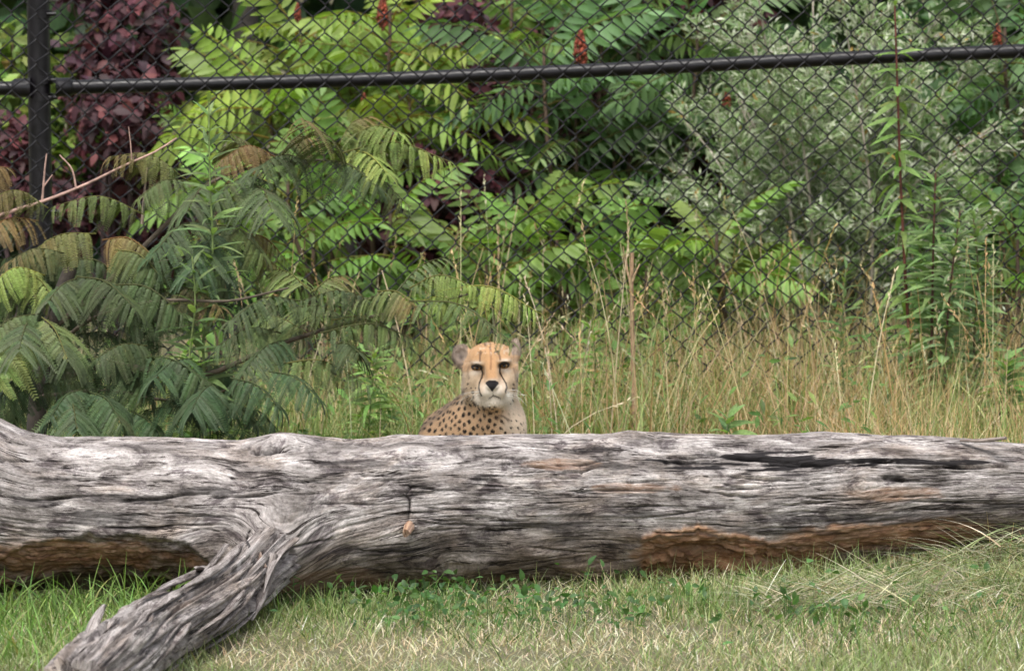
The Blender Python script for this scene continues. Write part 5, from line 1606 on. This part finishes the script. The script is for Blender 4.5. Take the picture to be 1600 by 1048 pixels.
def lawn():
    gs = []
    # mown lawn: short, partly dry
    n = 90000
    D = 17.6 + 4.6 * rng.random(n) ** 1.0
    X = rng.uniform(-1.75, 1.75, n)
    pat = fbm(X * 2.2, D * 1.4, 0, 4, 7) + .35 * fbm(X * 9, D * 6, 0, 3, 8)
    near = sstep(21.6, 20.6, D)
    dry = np.clip(.36 + 1.4 * pat + .32 * near - .30 * sstep(.2, -.9, X) * sstep(19.3, 20.3, D), 0.05, .9)
    isdry = rng.random(n) < dry
    base = np.stack([X, D, np.full(n, -.004)], -1)
    h = np.where(isdry, rng.uniform(.02, .06, n), rng.uniform(.025, .075, n)) * (1 + .5 * sstep(21.0, 21.8, D))
    w = rng.uniform(.0018, .0036, n)
    az = rng.uniform(0, 6.28, n)
    g = pick([(.22, .28, .10), (.30, .35, .155), (.16, .23, .07), (.38, .40, .23)], [4, 3, 2, 2], n)
    s = pick([(.66, .58, .40), (.56, .46, .29), (.76, .70, .54), (.58, .44, .31)], [4, 3, 3, 1.5], n)
    c = np.where(isdry[:, None], s, g)
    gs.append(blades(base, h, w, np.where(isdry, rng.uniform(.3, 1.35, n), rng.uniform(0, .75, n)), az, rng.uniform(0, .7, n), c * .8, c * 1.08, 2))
    o = build('lawn_grass', gs, M_grass)
    tag(o, 'short mown lawn grass, part green and part straw coloured, in front of the log', 'grass', kind='stuff')
    # taller fresh green grass between the limb and the log at left
    n = 1300
    X = rng.uniform(-1.30, -.70, n); D = rng.uniform(19.6, 21.2, n)
    keep = (X < P(300, 0, D)[:, 0] - .0) & (rng.random(n) < sstep(19.6, 20.3, D) + .15)
    lx = P(np.interp(D, [18.7, 19.25, 19.85, 20.3, 20.8, 21.1], [50, 105, 175, 235, 295, 330]), 900, D)[:, 0]
    keep &= X < lx
    X, D = X[keep], D[keep]; n = len(X)
    c = pick([(.15, .26, .06), (.20, .31, .08), (.11, .20, .05), (.30, .32, .13)], [4, 3, 2, 1], n)
    gs = [blades(np.stack([X, D, 0 * X - .005], -1), rng.uniform(.07, .165, n) * (.7 + .3 * fbm(X * 6, D * 4, 0, 2, 3) + .25), rng.uniform(.003, .0062, n), rng.uniform(0, .5, n), rng.uniform(0, 6.28, n), rng.uniform(.05, .8, n), c * .75, c * 1.1, 6)]
    # tufts in front, scattered longer blades over the lawn and under the log
    m = 5200
    X = rng.uniform(-1.5, 1.6, m); D = np.where(rng.random(m) < .75, rng.uniform(20.3, 21.9, m), rng.uniform(19.0, 21, m))
    k = fbm(X * 3, D * 2, 0, 3, 31) > np.where(D > 20.7, -.15, .12)
    X, D = X[k], D[k]; m = len(X)
    c = pick([(.13, .22, .055), (.18, .27, .08), (.10, .17, .045), (.36, .33, .17)], [4, 3, 3, 1.3], m)
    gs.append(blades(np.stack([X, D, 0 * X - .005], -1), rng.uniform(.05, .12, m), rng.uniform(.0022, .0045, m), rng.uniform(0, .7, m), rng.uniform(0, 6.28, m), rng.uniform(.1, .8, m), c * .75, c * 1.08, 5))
    o = build('tall_grass', gs, M_grass)
    tag(o, 'longer fresh green grass growing around the limb and along the foot of the log', 'grass', kind='stuff')
    # hay and clippings heaped against the right end of the log
    n = 1500
    px = rng.uniform(1180, 1720, n); u = rng.random(n)
    top = np.interp(px, [1180, 1300, 1400, 1450, 1500, 1600, 1720], [925, 915, 902, 880, 856, 842, 836])
    py = top + u ** 1.4 * (950 - top)
    D = np.interp(py, [820, 900, 960], [21.75, 21.5, 20.9]) + rng.normal(0, .05, n)
    b = P(px, py, D); b[:, 2] = np.maximum(b[:, 2], .005)
    c = pick([(.44, .38, .26), (.28, .31, .17), (.14, .20, .07), (.60, .55, .43)], [3, 3, 3, 2.5], n, .3)
    gs = [blades(b, rng.uniform(.05, .17, n), rng.uniform(.0024, .0052, n), rng.uniform(.8, 1.6, n), rng.choice([0.1, 3.2], n) + rng.normal(0, .45, n), rng.uniform(.05, .7, n), c * .85, c * 1.05, 6)]
    o = build('hay', gs, M_grass)
    tag(o, 'heap of cut grass and hay against the right end of the log', 'hay', kind='stuff')
    # clover and broad leaves below the log
    n = 620
    cx = rng.choice(60, n)
    cpx = rng.uniform(420, 1600, 60); cD = rng.uniform(20.5, 21.5, 60)
    cpx[:26] = rng.uniform(560, 960, 26); cD[:26] = rng.uniform(20.7, 21.5, 26)
    X = P(cpx[cx], 900, cD[cx])[:, 0] + rng.normal(0, .05, n); D = cD[cx] + rng.normal(0, .10, n)
    z = rng.uniform(.015, .085, n)
    nor = nrm(np.array([0, -.2, .9]) + rng.normal(0, .6, (n, 3)))
    Rm = frames(nrm(np.cross(nor, rng.normal(size=(n, 3)))), nor)
    c = pick([(.065, .14, .04), (.09, .18, .05), (.05, .11, .035)], [3, 2, 2], n)
    tm = leaf_template(.58, 4, .25, .3, .42)
    o = build('clover', [scatter(*tm, Rm, rng.uniform(.012, .030, n), np.stack([X, D, z], -1), c),
                         blades(np.stack([X, D, 0 * X - .004], -1), z * 1.0, np.full(n, .0016), np.zeros(n), np.zeros(n), np.zeros(n), c, c, 1, 1)], M_leaf)
    tag(o, 'clover and other broad green leaves in the grass below the log', 'clover', kind='stuff')
lawn()

def meadow():
    gs, gd = [], []
    n = 56000
    D = rng.uniform(22.35, 27.6, n); px = rng.uniform(-260, 1860, n)
    X = P(px, 600, D)[:, 0]
    # keep clear of the cheetah's front
    body = (px > 655) & (px < 835) & (D < 23.55)
    body |= (px > 250) & (px < 700) & (D > 23.0) & (D < 23.9) & (rng.random(n) < .8)
    dens = fbm(X * 1.6, D * 1.1, 0, 3, 51)
    keep = ~body & (dens + .55 > rng.random(n) * .9)
    D, px, X = D[keep], px[keep], X[keep]; n = len(D)
    dryp = np.interp(px, [0, 500, 700, 900, 1100, 1300, 1560, 1700], [.16, .18, .25, .30, .52, .66, .54, .36]) + .28 * fbm(X * 2.6, D * 1.8, 0, 3, 53)
    isdry = rng.random(n) < np.clip(dryp, .05, .92)
    hmax = np.interp(D, [22.3, 23, 24, 25.5, 27.6], [.17, .22, .30, .36, .38]) * np.interp(px, [0, 700, 800, 1000, 1250, 1600], [.9, .95, 1.0, 1.18, 1.3, 1.15])
    h = hmax * rng.uniform(.45, 1.05, n) * np.where(isdry, 1.08, 1.0)
    g = pick([(.17, .24, .07), (.24, .30, .10), (.12, .18, .05), (.31, .34, .15)], [4, 3, 3, 2], n)
    s = pick([(.52, .385, .215), (.45, .31, .16), (.60, .50, .33), (.47, .29, .15)], [4, 3, 2.5, 1.8], n)
    c = np.where(isdry[:, None], s, g)
    base = np.stack([X, D, 0 * X - .01], -1)
    w = np.where(isdry, rng.uniform(.0018, .0036, n), rng.uniform(.0028, .0062, n))
    for lab, sel in (('green', ~isdry), ('dry', isdry)):
        m = sel.sum()
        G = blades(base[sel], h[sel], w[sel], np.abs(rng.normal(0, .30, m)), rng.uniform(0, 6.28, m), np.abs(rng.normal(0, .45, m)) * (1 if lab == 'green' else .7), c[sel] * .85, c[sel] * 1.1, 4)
        o = build('meadow_grass' if lab == 'green' else 'dry_grass', [G], M_grass)
        tag(o, 'rough green grass growing up to the fence behind the log' if lab == 'green' else 'tan dry grass mixed through the green behind the log', 'grass', kind='stuff')
    # tall straw stalks with seed heads
    n = 330
    px = np.where(rng.random(n) < .7, rng.uniform(760, 1640, n), rng.uniform(380, 1000, n)); D = rng.uniform(23.9, 27.2, n)
    X = P(px, 600, D)[:, 0]
    h = rng.uniform(.38, .66, n) * np.where(rng.random(n) < .25, 1.2, 1)
    c = pick([(.46, .36, .21), (.40, .28, .14), (.52, .45, .30)], [3, 2, 2], n)
    base = np.stack([X, D, 0 * X - .01], -1)
    lean = np.abs(rng.normal(0, .2, n)); az = rng.uniform(0, 6.28, n); bend = np.abs(rng.normal(0, .25, n))
    G = blades(base, h, rng.uniform(.002, .0042, n), lean, az, bend, c * .9, c, 6, .6)
    tips = G[0].reshape(n, -1, 3)[:, -2:].mean(1)
    prev = G[0].reshape(n, -1, 3)[:, -4:-2].mean(1)
    dr = nrm(tips - prev)
    hn = 14
    tV, tF = leaf_template(.3, 2, .1)
    hp = np.repeat(tips, hn, 0) + np.repeat(dr, hn, 0) * np.tile(np.linspace(-.05, .035, hn), n)[:, None]
    hd = nrm(np.repeat(dr, hn, 0) + .45 * sph(n * hn))
    hc = np.repeat(c, hn, 0) * 1.1
    sel = rng.random(n * hn) < np.repeat((rng.random(n) < .75) * .9, hn)
    H = scatter(tV, tF, frames(hd[sel], sph(sel.sum())), rng.uniform(.010, .019, sel.sum()), hp[sel], hc[sel])
    o = build('straw_stalks', [G, H], M_grass)
    tag(o, 'tall straw coloured grass stalks with seed heads standing against the fence', 'grass', kind='stuff')
    # green ground leaves tucked in the grass
    n = 5200
    px = rng.uniform(-200, 1800, n); D = rng.uniform(23.0, 27.4, n)
    k = fbm(px * .006, D * 1.3, 0, 3, 77) > .02
    k &= ~((px > 640) & (px < 835) & (D < 23.9))
    px, D = px[k], D[k]; n = len(px)
    X = P(px, 600, D)[:, 0]; z = rng.uniform(.02, .36, n) * np.interp(D, [23, 25, 27.4], [.6, 1, 1.15])
    nor = nrm(np.array([0, -.4, .8]) + rng.normal(0, .45, (n, 3)))
    Rm = frames(nrm(np.cross(nor, rng.normal(size=(n, 3)))), nor)
    c = pick([(.12, .21, .05), (.16, .26, .07), (.08, .15, .04)], [3, 2, 2], n)
    o = build('undergrowth', [scatter(*leaf_template(.32, 3, .2), Rm, rng.uniform(.02, .05, n), np.stack([X, D, z], -1), c)], M_leaf)
    tag(o, 'leafy green undergrowth mixed into the grass along the fence', 'undergrowth', kind='stuff')
meadow()
